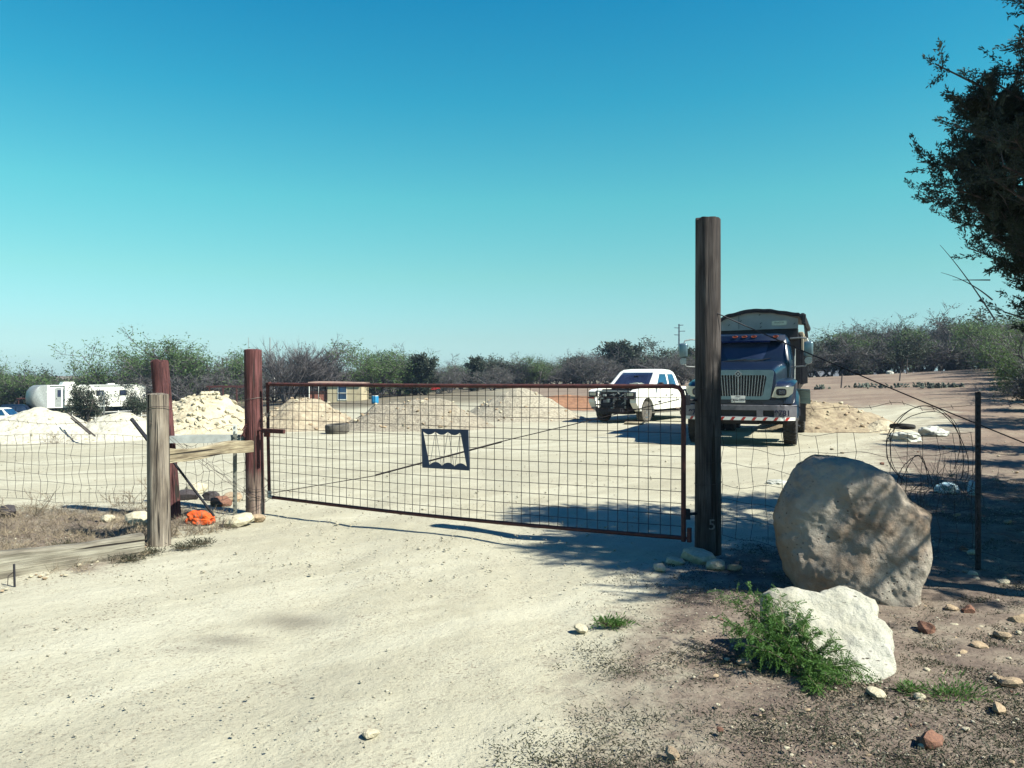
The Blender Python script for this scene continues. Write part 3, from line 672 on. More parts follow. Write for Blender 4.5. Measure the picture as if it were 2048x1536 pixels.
# ------------------------------------------------------------------ posts and gate
def round_post(name, label, px, d, r0, r1, top, mat, lean=(0, 0), seed=0, chip=0.03, rz=0):
    """weathered pole: slightly out of round, cracked, broken top"""
    x, y = X(px, d), d; z0 = zf(x, y) - 0.12
    nt, nz = 110, 44
    t = np.linspace(0, 2 * math.pi, nt, endpoint=False); zz = np.linspace(0, 1, nz)
    Z, T = np.meshgrid(zz, t, indexing='ij')
    hgt = top - z0
    rad = r0 + (r1 - r0) * Z
    rad = rad * (1 + 0.05 * fbm(np.stack([np.cos(T) * 1.2, np.sin(T) * 1.2, Z * 1.2 + seed], -1), 3)
                 + 0.035 * fbm(np.stack([np.cos(T) * 5, np.sin(T) * 5, Z * 1.0 + seed * 2], -1), 3))
    rc = np.random.default_rng(seed + 70)
    for _ in range(5):                                    # drying cracks running down the pole
        th0 = rc.uniform(0, 6.283); z_a, z_b = sorted(rc.uniform(-.1, 1.1, 2)); dep = rc.uniform(.006, .016)
        dth = (T - th0 - 0.16 * fbm(np.stack([Z * 3, Z * 0 + seed, Z * 0 + th0], -1), 2) + math.pi) % (2 * math.pi) - math.pi
        rad = rad - dep * np.exp(-(dth / 0.055) ** 2) * smooth(z_a, z_a + .1, Z) * smooth(z_b, z_b - .1, Z)
    tp = np.where(Z > 0.999, chip * fbm(np.stack([np.cos(T) * 2.2 + seed, np.sin(T) * 2.2, T * 0], -1), 3), 0)
    lx, ly = lean
    V = np.stack([rad * np.cos(T) + lx * Z, rad * np.sin(T) + ly * Z, Z * hgt + tp], -1).reshape(-1, 3)
    idx = np.arange(nt * nz).reshape(nz, nt)
    Q = np.stack([idx[:-1], np.roll(idx, -1, 1)[:-1], np.roll(idx, -1, 1)[1:], idx[1:]], -1).reshape(-1, 4)
    # cap: centre and a ring
    n0 = len(V); tz = V[idx[-1]]; c = tz.mean(0); inner = c + (tz - c) * 0.5 + np.array([0, 0, 0.012])
    V = np.concatenate([V, inner, [c + np.array([0, 0, 0.008])]])
    Q2 = [(idx[-1, k], idx[-1, (k + 1) % nt], n0 + (k + 1) % nt, n0 + k) for k in range(nt)]
    Q3 = [(n0 + k, n0 + (k + 1) % nt, n0 + nt, n0 + nt) for k in range(nt)]
    me = bpy.data.meshes.new('pole'); me.from_pydata([tuple(v) for v in V], [], [tuple(q) for q in Q.tolist()] + [tuple(map(int, q)) for q in Q2] + [tuple(map(int, q[:3])) for q in Q3])
    me.materials.append(mat); smooth_mesh(me, 50)
    o = thing(name, label, 'post', (x, y, z0)); obj('pole', me, o)
    return o, Vector((x, y, z0)), hgt
def ring_wire(o, parent_r, z, rad=0.0025, turns=1.0, tilt=0.02, mat='wire', name='wire_wrap', cx=0, cy=0, seed=1):
    r = random.Random(seed); pts = []
    n = int(26 * turns) + 1
    for k in range(n):
        a = 2 * math.pi * k / 26
        pts.append((cx + (parent_r + 0.004) * math.cos(a), cy + (parent_r + 0.004) * math.sin(a), z + tilt * math.sin(a + seed) + 0.012 * k / 26 + r.uniform(-.002, .002)))
    return MB().tube(pts, rad, 5).build(name, M[mat], o)

GA, GB = Vector((X(533, 9.05), 9.05, 0)), Vector((X(1367, 6.70), 6.70, 0))     # gate ends on the ground plan
GD = (GB - GA).normalized(); GN = Vector((GD.y, -GD.x, 0))                       # GN points to the camera side
GL = (GB - GA).length
gate_ang = math.atan2(GD.y, GD.x)

pg, pgo, _ = round_post('gate_post', 'reddish gate post with greyed foot, latch side of the mesh gate', 511, 9.12, 0.105, 0.098, 1.875, M['post_gate'], (-0.03, 0), 3)
ring_wire(pg, 0.102, 0.12 + 1.30, cx=-0.02, seed=2, mat='wire_gal'); 
for k, z in enumerate((0.30, 0.36, 0.45, 0.24)): ring_wire(pg, 0.115 + 0.02 * (k % 2), z, tilt=0.06, seed=4 + k, turns=1.3, cx=0.01 * k)
sp = MB(); 
for k in range(7): sp.tube([(-0.10 + 0.004 * k, -0.09, 1.0 + 0.025 * k), (-0.13 + R.uniform(-.02, .03), -0.12, 1.02 + R.uniform(-.05, .08))], [0.012, 0.002], 4)
sp.build('splintered_wood', M['post_red'], pg)
prd, _, _ = round_post('fence_post', 'leaning red stained fence post behind the shorter grey post', 346, 8.75, 0.098, 0.094, 1.735, M['post_red'], (-0.16, 0.02), 5, 0.05)
pgr, _, _ = round_post('fence_post', 'short weathered grey fence post at the edge of the drive', 318, 7.42, 0.105, 0.093, 1.40, M['post_grey'], (-0.012, 0), 8, 0.012)
ring_wire(pgr, 0.099, 1.38, seed=9)
pt, pto, pth = round_post('tall_pole', 'tall dark wooden pole carrying the gate hinges and the number 5', 1416, 6.98, 0.116, 0.108, 2.96, M['post_tall'], (0.0, 0), 12, 0.03)
M['num'] = pm('stencilled_number', (0.30, 0.27, 0.25), (0.15, 0.13, 0.12), 30, 0.7, 0.3, 0)
me5 = text_mesh('5', 0.13, M['num'], 0.004)
obj('house_number', me5, pt, (0.005, -0.121, 0.12 + H - (1050 - HOR) / F * 6.87), (math.radians(90), 0, 0))
for k, z in enumerate((0.62, 0.80, 1.02, 1.2, 1.45)): ring_wire(pt, 0.114, 0.12 + z, 0.002, tilt=0.01, seed=20 + k)
for z in (0.36, 1.36):
    MB().tube([(-0.10, -0.02, 0.12 + z), (-0.21, -0.07, 0.12 + z)], 0.012, 8).box((-0.20, -0.06, 0.12 + z), (0.05, 0.05, 0.09)).build('hinge', M['dark_steel'], pt)

# the gate: origin at its latch end, local x along the gate
gz0, gz1 = 0.195, 1.484
gate = thing('mesh_gate', 'wide rusty pipe farm gate filled with square welded wire mesh', 'gate', GA, gate_ang)
def sag(t): return -0.03 * math.sin(math.pi * t)          # the bottom rail sags
pr = 0.0185
n = 24
MB().tube([(0.05, 0, gz1)] + [(GL * k / n, 0, gz1 - 0.006 * math.sin(math.pi * k / n)) for k in range(1, n)] + [(GL - 0.09, 0, gz1), (GL - 0.04, 0, gz1 - 0.012), (GL - 0.012, 0, gz1 - 0.045), (GL, 0, gz1 - 0.10)], 0.0195, 10).build('top_rail', M['rust'], gate, 60)
MB().tube([(0.03 + (GL - 0.03) * k / n, 0, gz0 + sag(k / n)) for k in range(n + 1)], pr, 10).build('bottom_rail', M['rust'], gate, 60)
MB().tube([(0.02, 0, gz1 - 0.01), (0.025, 0, 0.9), (0.045, 0, gz0 + 0.02)], pr, 10).build('end_stile', M['rust'], gate, 60)
MB().tube([(GL, 0, gz1 - 0.09), (GL, 0, gz0 - 0.03)], 0.021, 10).build('hinge_stile', M['rust'], gate, 60)
MB().tube([(0.02, 0, gz1 - 0.03), (0.02, 0, gz1 + 0.0), (0.06, 0, gz1 + 0.004)], 0.026, 10).build('elbow', M['rust'], gate, 60)
MB().tube([(0.045, 0, gz0 + 0.07), (0.045, 0, gz0 + 0.0), (0.10, 0, gz0 - 0.002)], 0.024, 10).build('elbow', M['galv'], gate, 60)
rg = random.Random(3)
NV, NH = 50, 13
for k in range(1, NV):
    x = 0.03 + (GL - 0.04) * k / NV; j = rg.uniform(-.008, .008); t = x / GL
    MB().tube([(x + j, -0.012, gz1 - 0.004), (x + rg.gauss(0, .007), -0.014, 0.85), (x + rg.uniform(-.006, .006), -0.012, gz0 + sag(t))], 0.0031, 5, False).build('mesh_wire', M['wire'], gate)
for k in range(1, NH):
    z = gz0 + (gz1 - gz0) * k / NH
    pts = [(0.03 + (GL - 0.03) * i / 8, -0.0185, z + sag(i / 8) * (1 - k / NH) + rg.uniform(-.003, .003)) for i in range(9)]
    MB().tube(pts, 0.0031, 5, False).build('mesh_wire', M['wire'], gate)
MB().tube([(0.05, -0.03, gz0 + 0.04), (GL * 0.33, -0.033, gz0 + 0.34), (GL * 0.66, -0.033, gz0 + 0.78), (GL - 0.03, -0.03, gz1 - 0.11)], 0.0042, 6).build('brace_rod', M['wire'], gate)
MB().tube([(GL * 0.33, -0.034, gz0 + 0.345), (GL * 0.64, -0.034, gz0 + 0.752)], 0.0085, 6).build('turnbuckle', M['wire'], gate)
MB().box((0.16, -0.05, 0.955), (0.34, 0.035, 0.05), None, 0.006).box((0.05, -0.04, 0.915), (0.06, 0.05, 0.06), None, 0.005).tube([(-0.18, -0.05, 0.955), (0.12, -0.05, 0.957)], 0.011, 8).build('latch', M['rust'], gate)
wt = MB()
for k in range(4): wt.tube([(0.02 + 0.03 * math.cos(a), -0.0 + 0.03 * math.sin(a), 1.12 + 0.012 * k + 0.01 * math.sin(2 * a)) for a in np.linspace(0, 6.2, 14)], 0.003, 5)
wt.tube([(-0.06, -0.03, 1.09), (0.0, -0.04, 1.12), (0.09, -0.04, 1.17)], 0.003, 5).tube([(-0.06, -0.03, 1.12), (0.03, -0.05, 1.15), (0.10, -0.05, 1.14)], 0.003, 5)
wt.build('tie_wire', M['wire_gal'], gate)
MB().tube([(GL + 0.005, 0, gz0 + 0.0), (GL + 0.06, 0.0, gz0 + 0.0)], 0.012, 8).box((GL + 0.05, 0, gz0 + 0.03), (0.03, 0.04, 0.12)).build('hinge_pin', M['rust'], gate)

# cut-out plate hung on the gate
def gate_uv(px, py):
    p = on_plane(px, py, GA - Vector((0, 0, 0)) + GN * 0.04, GN); q = p - GA
    return (q.dot(GD), p.z)
sign = thing('sign_plate', 'dark blue metal plate with a toothed cut-out hung on the mesh gate', 'sign', GA + GN * 0.05, gate_ang)
outer = [(844, 857), (938, 859), (940, 941), (846, 935)]
def arcs(a, b, nseg, bul):
    out = []
    for s in range(3):
        x0, y0 = a[0] + (b[0] - a[0]) * s / 3, a[1] + (b[1] - a[1]) * s / 3
        x1, y1 = a[0] + (b[0] - a[0]) * (s + 1) / 3, a[1] + (b[1] - a[1]) * (s + 1) / 3
        for k in range(nseg):
            t = k / nseg
            out.append((x0 + (x1 - x0) * t, y0 + (y1 - y0) * t + bul * 4 * t * (1 - t)))
    return out
top = arcs((847, 862), (922, 864), 10, 6.5)                    # scallops hanging from the upper edge
bot = arcs((935, 934), (860, 930), 10, -7.0)                    # scallops rising from the lower edge
inner = top + [(922, 864)] + bot + [(860, 930)]
def resample(P, n, closed=True):
    P = np.array(P + [P[0]], float); L = np.concatenate([[0], np.cumsum(np.linalg.norm(np.diff(P, axis=0), axis=1))])
    t = np.linspace(0, L[-1], n, endpoint=False)
    return [(float(np.interp(s, L, P[:, 0])), float(np.interp(s, L, P[:, 1]))) for s in t]
# outer outline is matched point by point to the inner one (by its angle round the middle)
cxm, cym = 892.0, 898.0
def outer_at(p):
    dx, dy = p[0] - cxm, p[1] - cym; best = None
    for k in range(4):
        a, b = outer[k], outer[(k + 1) % 4]; ex_, ey_ = b[0] - a[0], b[1] - a[1]
        det = dx * (-ey_) + ex_ * dy
        if abs(det) < 1e-9: continue
        s = ((a[0] - cxm) * (-ey_) + ex_ * (a[1] - cym)) / det
        t = (dx * (a[1] - cym) - dy * (a[0] - cxm)) / det
        if s > 0 and -1e-6 <= t <= 1 + 1e-6 and (best is None or s < best[0]): best = (s, (cxm + dx * s, cym + dy * s))
    return best[1]
inn = []
for a, b in zip(inner, inner[1:] + inner[:1]):
    m_ = 1 if math.dist(a, b) < 9 else 14
    inn += [(a[0] + (b[0] - a[0]) * k / m_, a[1] + (b[1] - a[1]) * k / m_) for k in range(m_)]
for c_ in outer:                                                # make sure the corners are sampled
    k = min(range(len(inn)), key=lambda i: abs(math.atan2(inn[i][1] - cym, inn[i][0] - cxm) - math.atan2(c_[1] - cym, c_[0] - cxm)))
    inn[k] = inn[k]
out_ = [outer_at(p) for p in inn]
for c_ in outer:
    k = min(range(len(out_)), key=lambda i: math.dist(out_[i], c_)); out_[k] = c_
to = lambda P: [gate_uv(*p) for p in P]
MB().ring(to(out_), to(inn), 'Y', -0.003, 0.003).build('plate', M['plate_blue'], sign)
for (a, b) in (((847, 862), (860, 930)), ((872, 863), (861, 929)), ((873, 863), (884, 931)), ((897, 863), (886, 931)), ((898, 863), (909, 932)), ((922, 864), (911, 932))):
    (u0, z0), (u1, z1) = gate_uv(*a), gate_uv(*b)
    MB().tube([(u0, 0, z0), (u1, 0, z1)], 0.0022, 5).build('cut_strip', M['plate_blue'], sign)
for (px, py) in ((848, 859), (936, 861), (938, 938), (849, 932)):
    u, z = gate_uv(px, py)
    MB().tube([(u, -0.004, z), (u, 0.034, z + 0.004)], 0.0025, 5).build('wire_tie', M['wire'], sign)

# ------------------------------------------------------------------ left fence corner
def between(a, b): return (b - a)
def plank(name, label, a, b, w, t, mat, cat, seed=1, warp=0.01):
    """a rough board between two points, thickness towards the viewer"""
    a, b = Vector(a), Vector(b); L = (b - a).length; m = 22
    d = (b - a).normalized(); side = d.cross(Vector((0, 0, 1))).normalized(); up = side.cross(d)
    rot = Matrix((d, side, up)).transposed().to_4x4()
    secs = []; r = random.Random(seed)
    for k in range(m + 1):
        s = k / m; x = L * s
        wz = w * (1 + 0.10 * math.sin(7 * s + seed) + r.uniform(-.03, .03)); oz = warp * math.sin(9 * s + seed)
        secs.append([(x, -t / 2, -wz / 2 + oz), (x, t / 2, -wz / 2 + oz), (x, t / 2, wz / 2 * 0.9 + oz), (x, t / 2 * 0.4, wz / 2 + oz), (x, -t / 2 * 0.6, wz / 2 + oz), (x, -t / 2, wz / 2 * 0.8 + oz)])
    mb = MB(); mb.loft(secs)
    o = mb.build(name, mat, None); o.matrix_world = Matrix.Translation(a) @ rot
    return tag(o, label, cat)
plank('split_rail', 'bleached split wooden rail bracing the grey post to the gate post', W(328, 914, 7.50), W(502, 890, 8.98), 0.125, 0.07, M['plank'], 'rail', 2, 0.012)
plank('metal_rail', 'chipped grey metal channel behind the split wooden rail', W(338, 879, 8.62), W(497, 876, 9.15), 0.085, 0.03, M['galv'], 'rail', 5, 0.0)
plank('landscape_timber', 'long weathered timber edging the drive below the fence', Vector((X(285, 7.02), 7.0, 0.065)), Vector((X(-330, 5.45), 5.42, 0.085)), 0.23, 0.13, M['timber'], 'timber', 3, 0.004)
st = thing('rebar_stake', 'rusty rebar stake holding the weathered timber', 'stake', (X(33, 5.92), 5.9, 0))
MB().tube([(0, 0, -0.05), (-0.012, 0.01, 0.16)], 0.008, 6).build('rod', M['dark_steel'], st)
MB().tube([(-0.012, 0.0, 0.10), (-0.05, 0.0, 0.07), (-0.055, 0.0, 0.0)], 0.003, 5).build('wire_tie', M['wire'], st)
def t_post(name, label, px, d, top, mat, lean=0.0, tip=None):
    x, y = X(px, d), d; z0 = zf(x, y) - 0.1; hh = top - z0
    o = thing(name, label, 'fence post', (x, y, z0))
    w = 0.022
    prof = [(-w, -.004), (w, -.004), (w, .003), (.0035, .003), (.0035, .036), (-.0035, .036), (-.0035, .003), (-w, .003)]
    mb = MB(); mb.prism(prof, 'Z', 0, hh); b = mb.build('stake', mat, o)
    st_ = MB()
    for k in range(int(hh / 0.055)): st_.box((0, -0.008, 0.05 + 0.055 * k), (0.014, 0.009, 0.02))
    st_.build('studs', mat, b)
    if tip: MB().prism([(-w - .001, -.006), (w + .001, -.006), (w + .001, .005), (-w - .001, .005)], 'Z', hh - 0.10, hh + 0.002).build('painted_tip', tip, o)
    return o
M['post_grn'] = pm('faded_grey_green_steel', (0.24, 0.24, 0.20), (0.15, 0.15, 0.13), 8, 0.7, 0.1, 0.1)
t_post('steel_fence_post', 'thin grey steel fence post between the two red posts', 470, 9.0, 1.02, M['post_grn'], 0, M['plate_white'])
t_post('steel_fence_post', 'dark steel fence post in tree shade right of the big boulder', 1956, 6.40, 1.44, M['dark_steel'])
br = thing('brace_bar', 'dark angle-iron bar leaning between the grey and gate posts', 'bar', (0, 0, 0))
br.location = W(428, 1032, 8.3)
MB().tube([(0, 0, 0), W(338, 912, 8.0) - W(428, 1032, 8.3)], 0.013, 6).build('bar', M['dark_steel'], br)
b2 = thing('brace_bar', 'dark bar end sticking out left of the grey post', 'bar', W(300, 885, 8.1))
MB().tube([(0, 0, 0), W(263, 838, 8.2) - W(300, 885, 8.1)], 0.02, 6).build('bar', M['dark_steel'], b2)
for (pa, pb, dA, dB, lb) in (((300, 845), (505, 1000), 7.3, 9.0, 'twisted wire strand running from the grey post to the gate post foot'),
                              ((348, 872), (515, 1000), 8.7, 9.1, 'twisted wire strand running from the leaning red post')):
    a, b = W(*pa, dA), W(*pb, dB); o = thing('brace_wire', lb, 'wire', a)
    q = b - a; mb = MB()
    for s in (0, math.pi):
        mb.tube([q * t + Vector((0, 0, 0.008 * math.sin(t * 40 + s) + 0.006 * math.cos(s) * 4 * t * (1 - t) * 3)) for t in np.linspace(0, 1, 40)], 0.0022, 4)
    mb.build('strand', M['wire_gal'], o)

def woven(name, label, A, B, z_list, n_stay, mat, seed, wob=0.012, barb=True, top_extra=(), sagv=0.02, stay_skip=0.0, rad=0.0024, cut=None):
    """woven stock fence: line wires and crimped stays, each a wire of its own"""
    A, B = Vector(A), Vector(B); o = thing(name, label, 'wire fence', (A.x, A.y, 0)); D = B - A; D.z = 0
    r = random.Random(seed); ph = [r.uniform(0, 6) for _ in z_list]
    def pt(t, zi, zval):
        w = wob * (math.sin(13 * t + ph[zi % len(ph)]) + 0.6 * math.sin(31 * t + 2 * ph[zi % len(ph)]))
        return Vector((D.x * t + 0.03 * math.sin(9 * t + seed), D.y * t + 0.04 * math.sin(7 * t + seed), zval + (B.z - A.z) * t + w - sagv * 4 * t * (1 - t)))
    for i, z in enumerate(z_list):
        MB().tube([pt(t, i, z) for t in np.linspace(0, 1, 46)], rad, 4, False).build('line_wire', mat, o)
    for k in range(n_stay + 1):
        if r.random() < stay_skip: continue
        t = k / n_stay; pts = []
        for i, z in enumerate(z_list):
            p = pt(min(1, max(0, t)), i, z); p += D.normalized() * (r.uniform(-.016, .016) + (0.004 if i % 2 else -0.004)); p.y -= 0.004
            pts.append(p)
        MB().tube(pts, rad * 0.9, 4, False).build('stay_wire', mat, o)
    for z in top_extra:
        mb = MB(); pts = [pt(t, 1, z) + Vector((0, 0, 0.01 * math.sin(20 * t))) for t in np.linspace(0, 1, 40)]
        mb.tube(pts, rad * 1.1, 4, False)
        if barb:
            L = D.length; nb = int(L / 0.13)
            for k in range(nb):
                p = pts[int(k / nb * 39)]
                mb.tube([p + Vector((-.01, 0, .018)), p + Vector((.01, 0, -.018))], rad, 3, False)
        mb.build('barbed_wire', mat, o)
    return o
zl = [0.16, 0.26, 0.37, 0.48, 0.59, 0.70, 0.81, 0.92]
woven('stock_fence', 'sagging woven wire fence running left from the red posts', (X(350, 8.8), 8.8, 0), (X(-420, 10.0), 10.0, -0.0), zl, 46, M['wire'], 4, 0.014, True, (1.07,), 0.03)
woven('stock_fence', 'crumpled woven wire panel between the leaning red post and the gate post', (X(350, 8.85), 8.85, 0), (X(500, 9.15), 9.15, 0), zl[:7], 9, M['wire'], 6, 0.02, True, (0.98, 1.10), 0.0)
woven('stock_fence', 'bent woven wire fence behind the big boulder up to the dark steel post', (X(1440, 6.95), 6.95, 0), (X(1956, 6.40), 6.40, 0.0), [0.14, 0.3, 0.46, 0.62, 0.78, 0.94, 1.12], 15, M['wire'], 8, 0.02, True, (1.34,), 0.03, 0.12)
woven('stock_fence', 'loose wire fence running on past the dark steel post', (X(1958, 6.42), 6.42, 0), (X(2600, 5.8), 5.8, 0.0), [0.14, 0.3, 0.62, 0.94], 10, M['wire'], 10, 0.03, True, (1.38,), 0.02, 0.4)
# guy cable, wire coils
a, b = W(1424, 622, 6.9), Vector((6.6, 5.9, 0.02)); q = b - a
cb = thing('guy_cable', 'dark steel guy cable sloping from the tall pole down to the ground', 'cable', a)
MB().tube([q * t + Vector((0, 0, -0.06 * 4 * t * (1 - t))) for t in np.linspace(0, 1, 24)], 0.0052, 6).build('cable', M['dark_steel'], cb)
def coil(label, cpx, cpy, d, rp, turns, seed, squash=1.0, a0=0.0, a1=6.28):
    c = W(cpx, cpy, d); o = thing('wire_coil', label, 'wire coil', c); r = random.Random(seed); rr = rp / F * d
    for k in range(turns):
        e1, e2 = r.uniform(.92, 1.08), r.uniform(.92, 1.08) * squash; ph = r.uniform(-.2, .2)
        pts = [(rr * e1 * math.cos(t) + r.uniform(-.004, .004), 0.06 * math.sin(t * 2 + k) + 0.02 * k, rr * e2 * math.sin(t + ph)) for t in np.linspace(a0, a1, 40)]
        MB().tube(pts, 0.0032, 4).build('loop', M['wire'], o)
coil('big loop of old fence wire hanging beside the dark steel post', 1858, 900, 6.62, 72, 3, 2, 1.15, -0.6, 4.0)
coil('small loop of fence wire behind the boulder shoulder', 1834, 965, 6.55, 32, 2, 3, 1.7, -0.2, 3.4)
tg = thing('wire_tangle', 'tangle of dead twigs and wire at the foot of the fence', 'brush', G(1900, 1010))
rt = random.Random(5)
for k in range(46):
    p = Vector((rt.uniform(-.5, .3), rt.uniform(-.2, .3), 0)); dr = Vector((rt.uniform(-.5, .5), rt.uniform(-.2, .2), rt.uniform(.1, .75)))
    pts = [p + dr * t + Vector((0.08 * math.sin(5 * t + k), 0, 0.05 * math.sin(7 * t))) for t in np.linspace(0, 1, 9)]
    MB().tube(pts, [0.004 - 0.0003 * i for i in range(9)], 4).build('twig', M['twig'], tg)
# ------------------------------------------------------------------ trees
def blades(P, D, L, Wd, rs, droop=0.0):
    """one thin tapering triangle per point: P base, D direction, L length, Wd width"""
    n = len(P); D = D / (np.linalg.norm(D, axis=1, keepdims=True) + 1e-9)
    s = np.cross(D, rs.normal(size=(n, 3))); s = s / (np.linalg.norm(s, axis=1, keepdims=True) + 1e-9)
    L = np.broadcast_to(np.asarray(L, float), (n,)); Wd = np.broadcast_to(np.asarray(Wd, float), (n,))
    a = P - s * Wd[:, None] / 2; b = P + s * Wd[:, None] / 2; c = P + D * L[:, None]; c[:, 2] -= droop * L
    V = np.stack([a, b, c], 1).reshape(-1, 3); return V, np.arange(3 * n).reshape(-1, 3)
def leaves(P, D, L, Wd, rs):
    """one diamond per point, as two triangles"""
    n = len(P); D = D / (np.linalg.norm(D, axis=1, keepdims=True) + 1e-9)
    s = np.cross(D, rs.normal(size=(n, 3))); s = s / (np.linalg.norm(s, axis=1, keepdims=True) + 1e-9)
    L = np.broadcast_to(np.asarray(L, float), (n,))[:, None]; Wd = np.broadcast_to(np.asarray(Wd, float), (n,))[:, None]
    V = np.stack([P, P + D * L * .5 + s * Wd / 2, P + D * L, P + D * L * .5 - s * Wd / 2], 1).reshape(-1, 3)
    k = (np.arange(n) * 4)[:, None]
    return V, np.concatenate([k + np.array([[0, 1, 2]]), k + np.array([[0, 2, 3]])])
def join(parts):
    Vs, Fs, Ms, o = [], [], [], 0
    for (V, Fc, m) in parts:
        Vs.append(V); Fs.append(Fc + o); Ms.append(np.full(len(Fc), m)); o += len(V)
    return np.concatenate(Vs), np.concatenate(Fs), np.concatenate(Ms)
def skeleton(rs, Ht, spread, stems, base_r, levels=3, kids=(5, 5, 4), up=0.5, curl=0.25, z_first=0.25, lenf=0.6):
    """branching limbs as polylines; returns [(points, radii, level)]"""
    out = []
    def grow(p, d, L, r, lev):
        m = 6; pts = [p.copy()]; q = p.copy(); dd = d / np.linalg.norm(d)
        for _ in range(m):
            dd = dd + rs.normal(size=3) * curl * 0.35 + np.array([0, 0, up * 0.06]); dd = dd / np.linalg.norm(dd)
            q = q + dd * L / m; pts.append(q.copy())
        out.append((np.array(pts), np.linspace(r, r * 0.45, m + 1), lev))
        if lev < levels:
            for k in range(kids[lev]):
                t = rs.uniform(z_first if lev == 0 else 0.2, 1.0); i = min(int(t * m), m - 1); b = pts[i] + (pts[i + 1] - pts[i]) * (t * m - i)
                side = rs.normal(size=3); side[2] *= 0.6; side = side / np.linalg.norm(side)
                nd = dd * 0.45 + side * 0.85 + np.array([0, 0, up * 0.4])
                grow(b, nd, L * lenf * rs.uniform(.7, 1.2), r * 0.5, lev + 1)
    for k in range(stems):
        a = 6.283 * k / stems + rs.uniform(-.5, .5)
        d = np.array([math.cos(a) * spread, math.sin(a) * spread, 1.0])
        grow(np.array([0.06 * math.cos(a), 0.06 * math.sin(a), -0.1]), d, Ht * rs.uniform(.5, .65), base_r * rs.uniform(.7, 1.1), 0)
    return out
def limb_mesh(sk, levs, n=5):
    mb = MB()
    for (p, r, lv) in sk:
        if lv in levs: mb.tube([tuple(q) for q in p], [float(x) for x in r], n if lv < 2 else 3, False)
    if not mb.v: return np.zeros((0, 3)), np.zeros((0, 3), int)
    fc = np.array(mb.f, int); return np.array(mb.v), np.concatenate([fc[:, [0, 1, 2]], fc[:, [0, 2, 3]]])
def along(sk, lev, n, rs, tmin=0.2):
    S = [s for s in sk if s[2] == lev]; k = rs.integers(0, len(S), n); t = rs.uniform(tmin, 1, n)
    P = np.empty((n, 3)); D = np.empty((n, 3))
    for j in range(n):
        p = S[k[j]][0]; m = len(p) - 1; x = t[j] * m; i = min(int(x), m - 1)
        P[j] = p[i] + (p[i + 1] - p[i]) * (x - i); D[j] = p[i + 1] - p[i]
    return P, D / (np.linalg.norm(D, axis=1, keepdims=True) + 1e-9)
def make_tree_meshes(kind, seed, Ht=5.0):
    rs = np.random.default_rng(seed)
    if kind == 'bare':
        sk = skeleton(rs, Ht, 0.75, 4, 0.11, 3, (6, 6, 5), 0.5, 0.4); mats = [M['twig'], M['leaf_brown']]
        P, D = along(sk, 3, 3000, rs); tw = blades(P, D + rs.normal(size=D.shape) * .8 + [0, 0, .3], rs.uniform(.2, .6, len(P)), 0.022, rs)
        P, D = along(sk, 3, 2400, rs); lf = leaves(P + rs.normal(size=P.shape) * .12, rs.normal(size=D.shape), 0.10, 0.06, rs)
    elif kind == 'mesquite':
        sk = skeleton(rs, Ht, 0.8, 4, 0.10, 3, (6, 6, 5), 0.45, 0.45); mats = [M['twig'], M['leaf_mesq']]
        P, D = along(sk, 3, 1500, rs); tw = blades(P, D + rs.normal(size=D.shape) * .8, rs.uniform(.2, .5, len(P)), 0.02, rs)
        P, D = along(sk, 3, 9500, rs); lf = leaves(P + rs.normal(size=P.shape) * .2, rs.normal(size=D.shape) + [0, 0, -.3], rs.uniform(.10, .2, len(P)), 0.055, rs)
    elif kind == 'oak':
        sk = skeleton(rs, Ht, 0.55, 3, 0.14, 3, (6, 6, 5), 0.35, 0.45, 0.4); mats = [M['bark'], M['leaf_oak']]
        P, D = along(sk, 3, 400, rs); tw = blades(P, D + rs.normal(size=D.shape) * .8, .4, 0.03, rs)
        P, D = along(sk, 3, 6500, rs); lf = leaves(P + rs.normal(size=P.shape) * .2, rs.normal(size=D.shape), rs.uniform(.12, .26, len(P)), 0.13, rs)
    elif kind == 'brush':
        sk = skeleton(rs, Ht, 0.32, 13, 0.05, 2, (5, 5, 0), 0.9, 0.18, 0.2, 0.55); mats = [M['twig'], M['leaf_brown']]
        P, D = along(sk, 2, 3200, rs); tw = blades(P, D + rs.normal(size=D.shape) * .35 + [0, 0, .5], rs.uniform(.4, 1.0, len(P)), 0.022, rs)
        P, D = along(sk, 2, 300, rs); lf = leaves(P, rs.normal(size=D.shape), 0.1, 0.05, rs)
    else:     # juniper
        sk = skeleton(rs, Ht, 0.12, 1, 0.14, 2, (34, 7, 0), 0.35, 0.2, 0.12, 0.36); mats = [M['bark'], M['leaf_juniper']]
        P, D = along(sk, 2, 300, rs); tw = blades(P, D, .3, 0.03, rs)
        P1, D1 = along(sk, 2, 6500, rs, 0.1)
        lf = leaves(P1 + rs.normal(size=P1.shape) * .11, D1 + rs.normal(size=D1.shape) * .6 + [0, 0, .4], rs.uniform(.14, .32, len(P1)), 0.10, rs)
    tV, tF = limb_mesh(sk, (0, 1) if kind != 'brush' else (0,), 6)
    lV, lF = limb_mesh(sk, (2, 3) if kind != 'brush' else (1, 2), 3)
    cV, cF, cM = join([(lV, lF, 0), (tw[0], tw[1], 0), (lf[0], lf[1], 1)])
    zmax = np.percentile(cV[:, 2], 98.0)
    return (npmesh('trunk', tV, tF, mats[0] if kind != 'juniper' else M['bark']), npmesh('crown', cV, cF, mats, cM), float(zmax), (cV, cF, cM, mats, len(lF)))
TREES = {}
for kind, seeds in (('bare', (1, 2, 3)), ('mesquite', (4, 5)), ('oak', (6, 7)), ('brush', (8,)), ('juniper', (9, 10))):
    TREES[kind] = [make_tree_meshes(kind, s) for s in seeds]
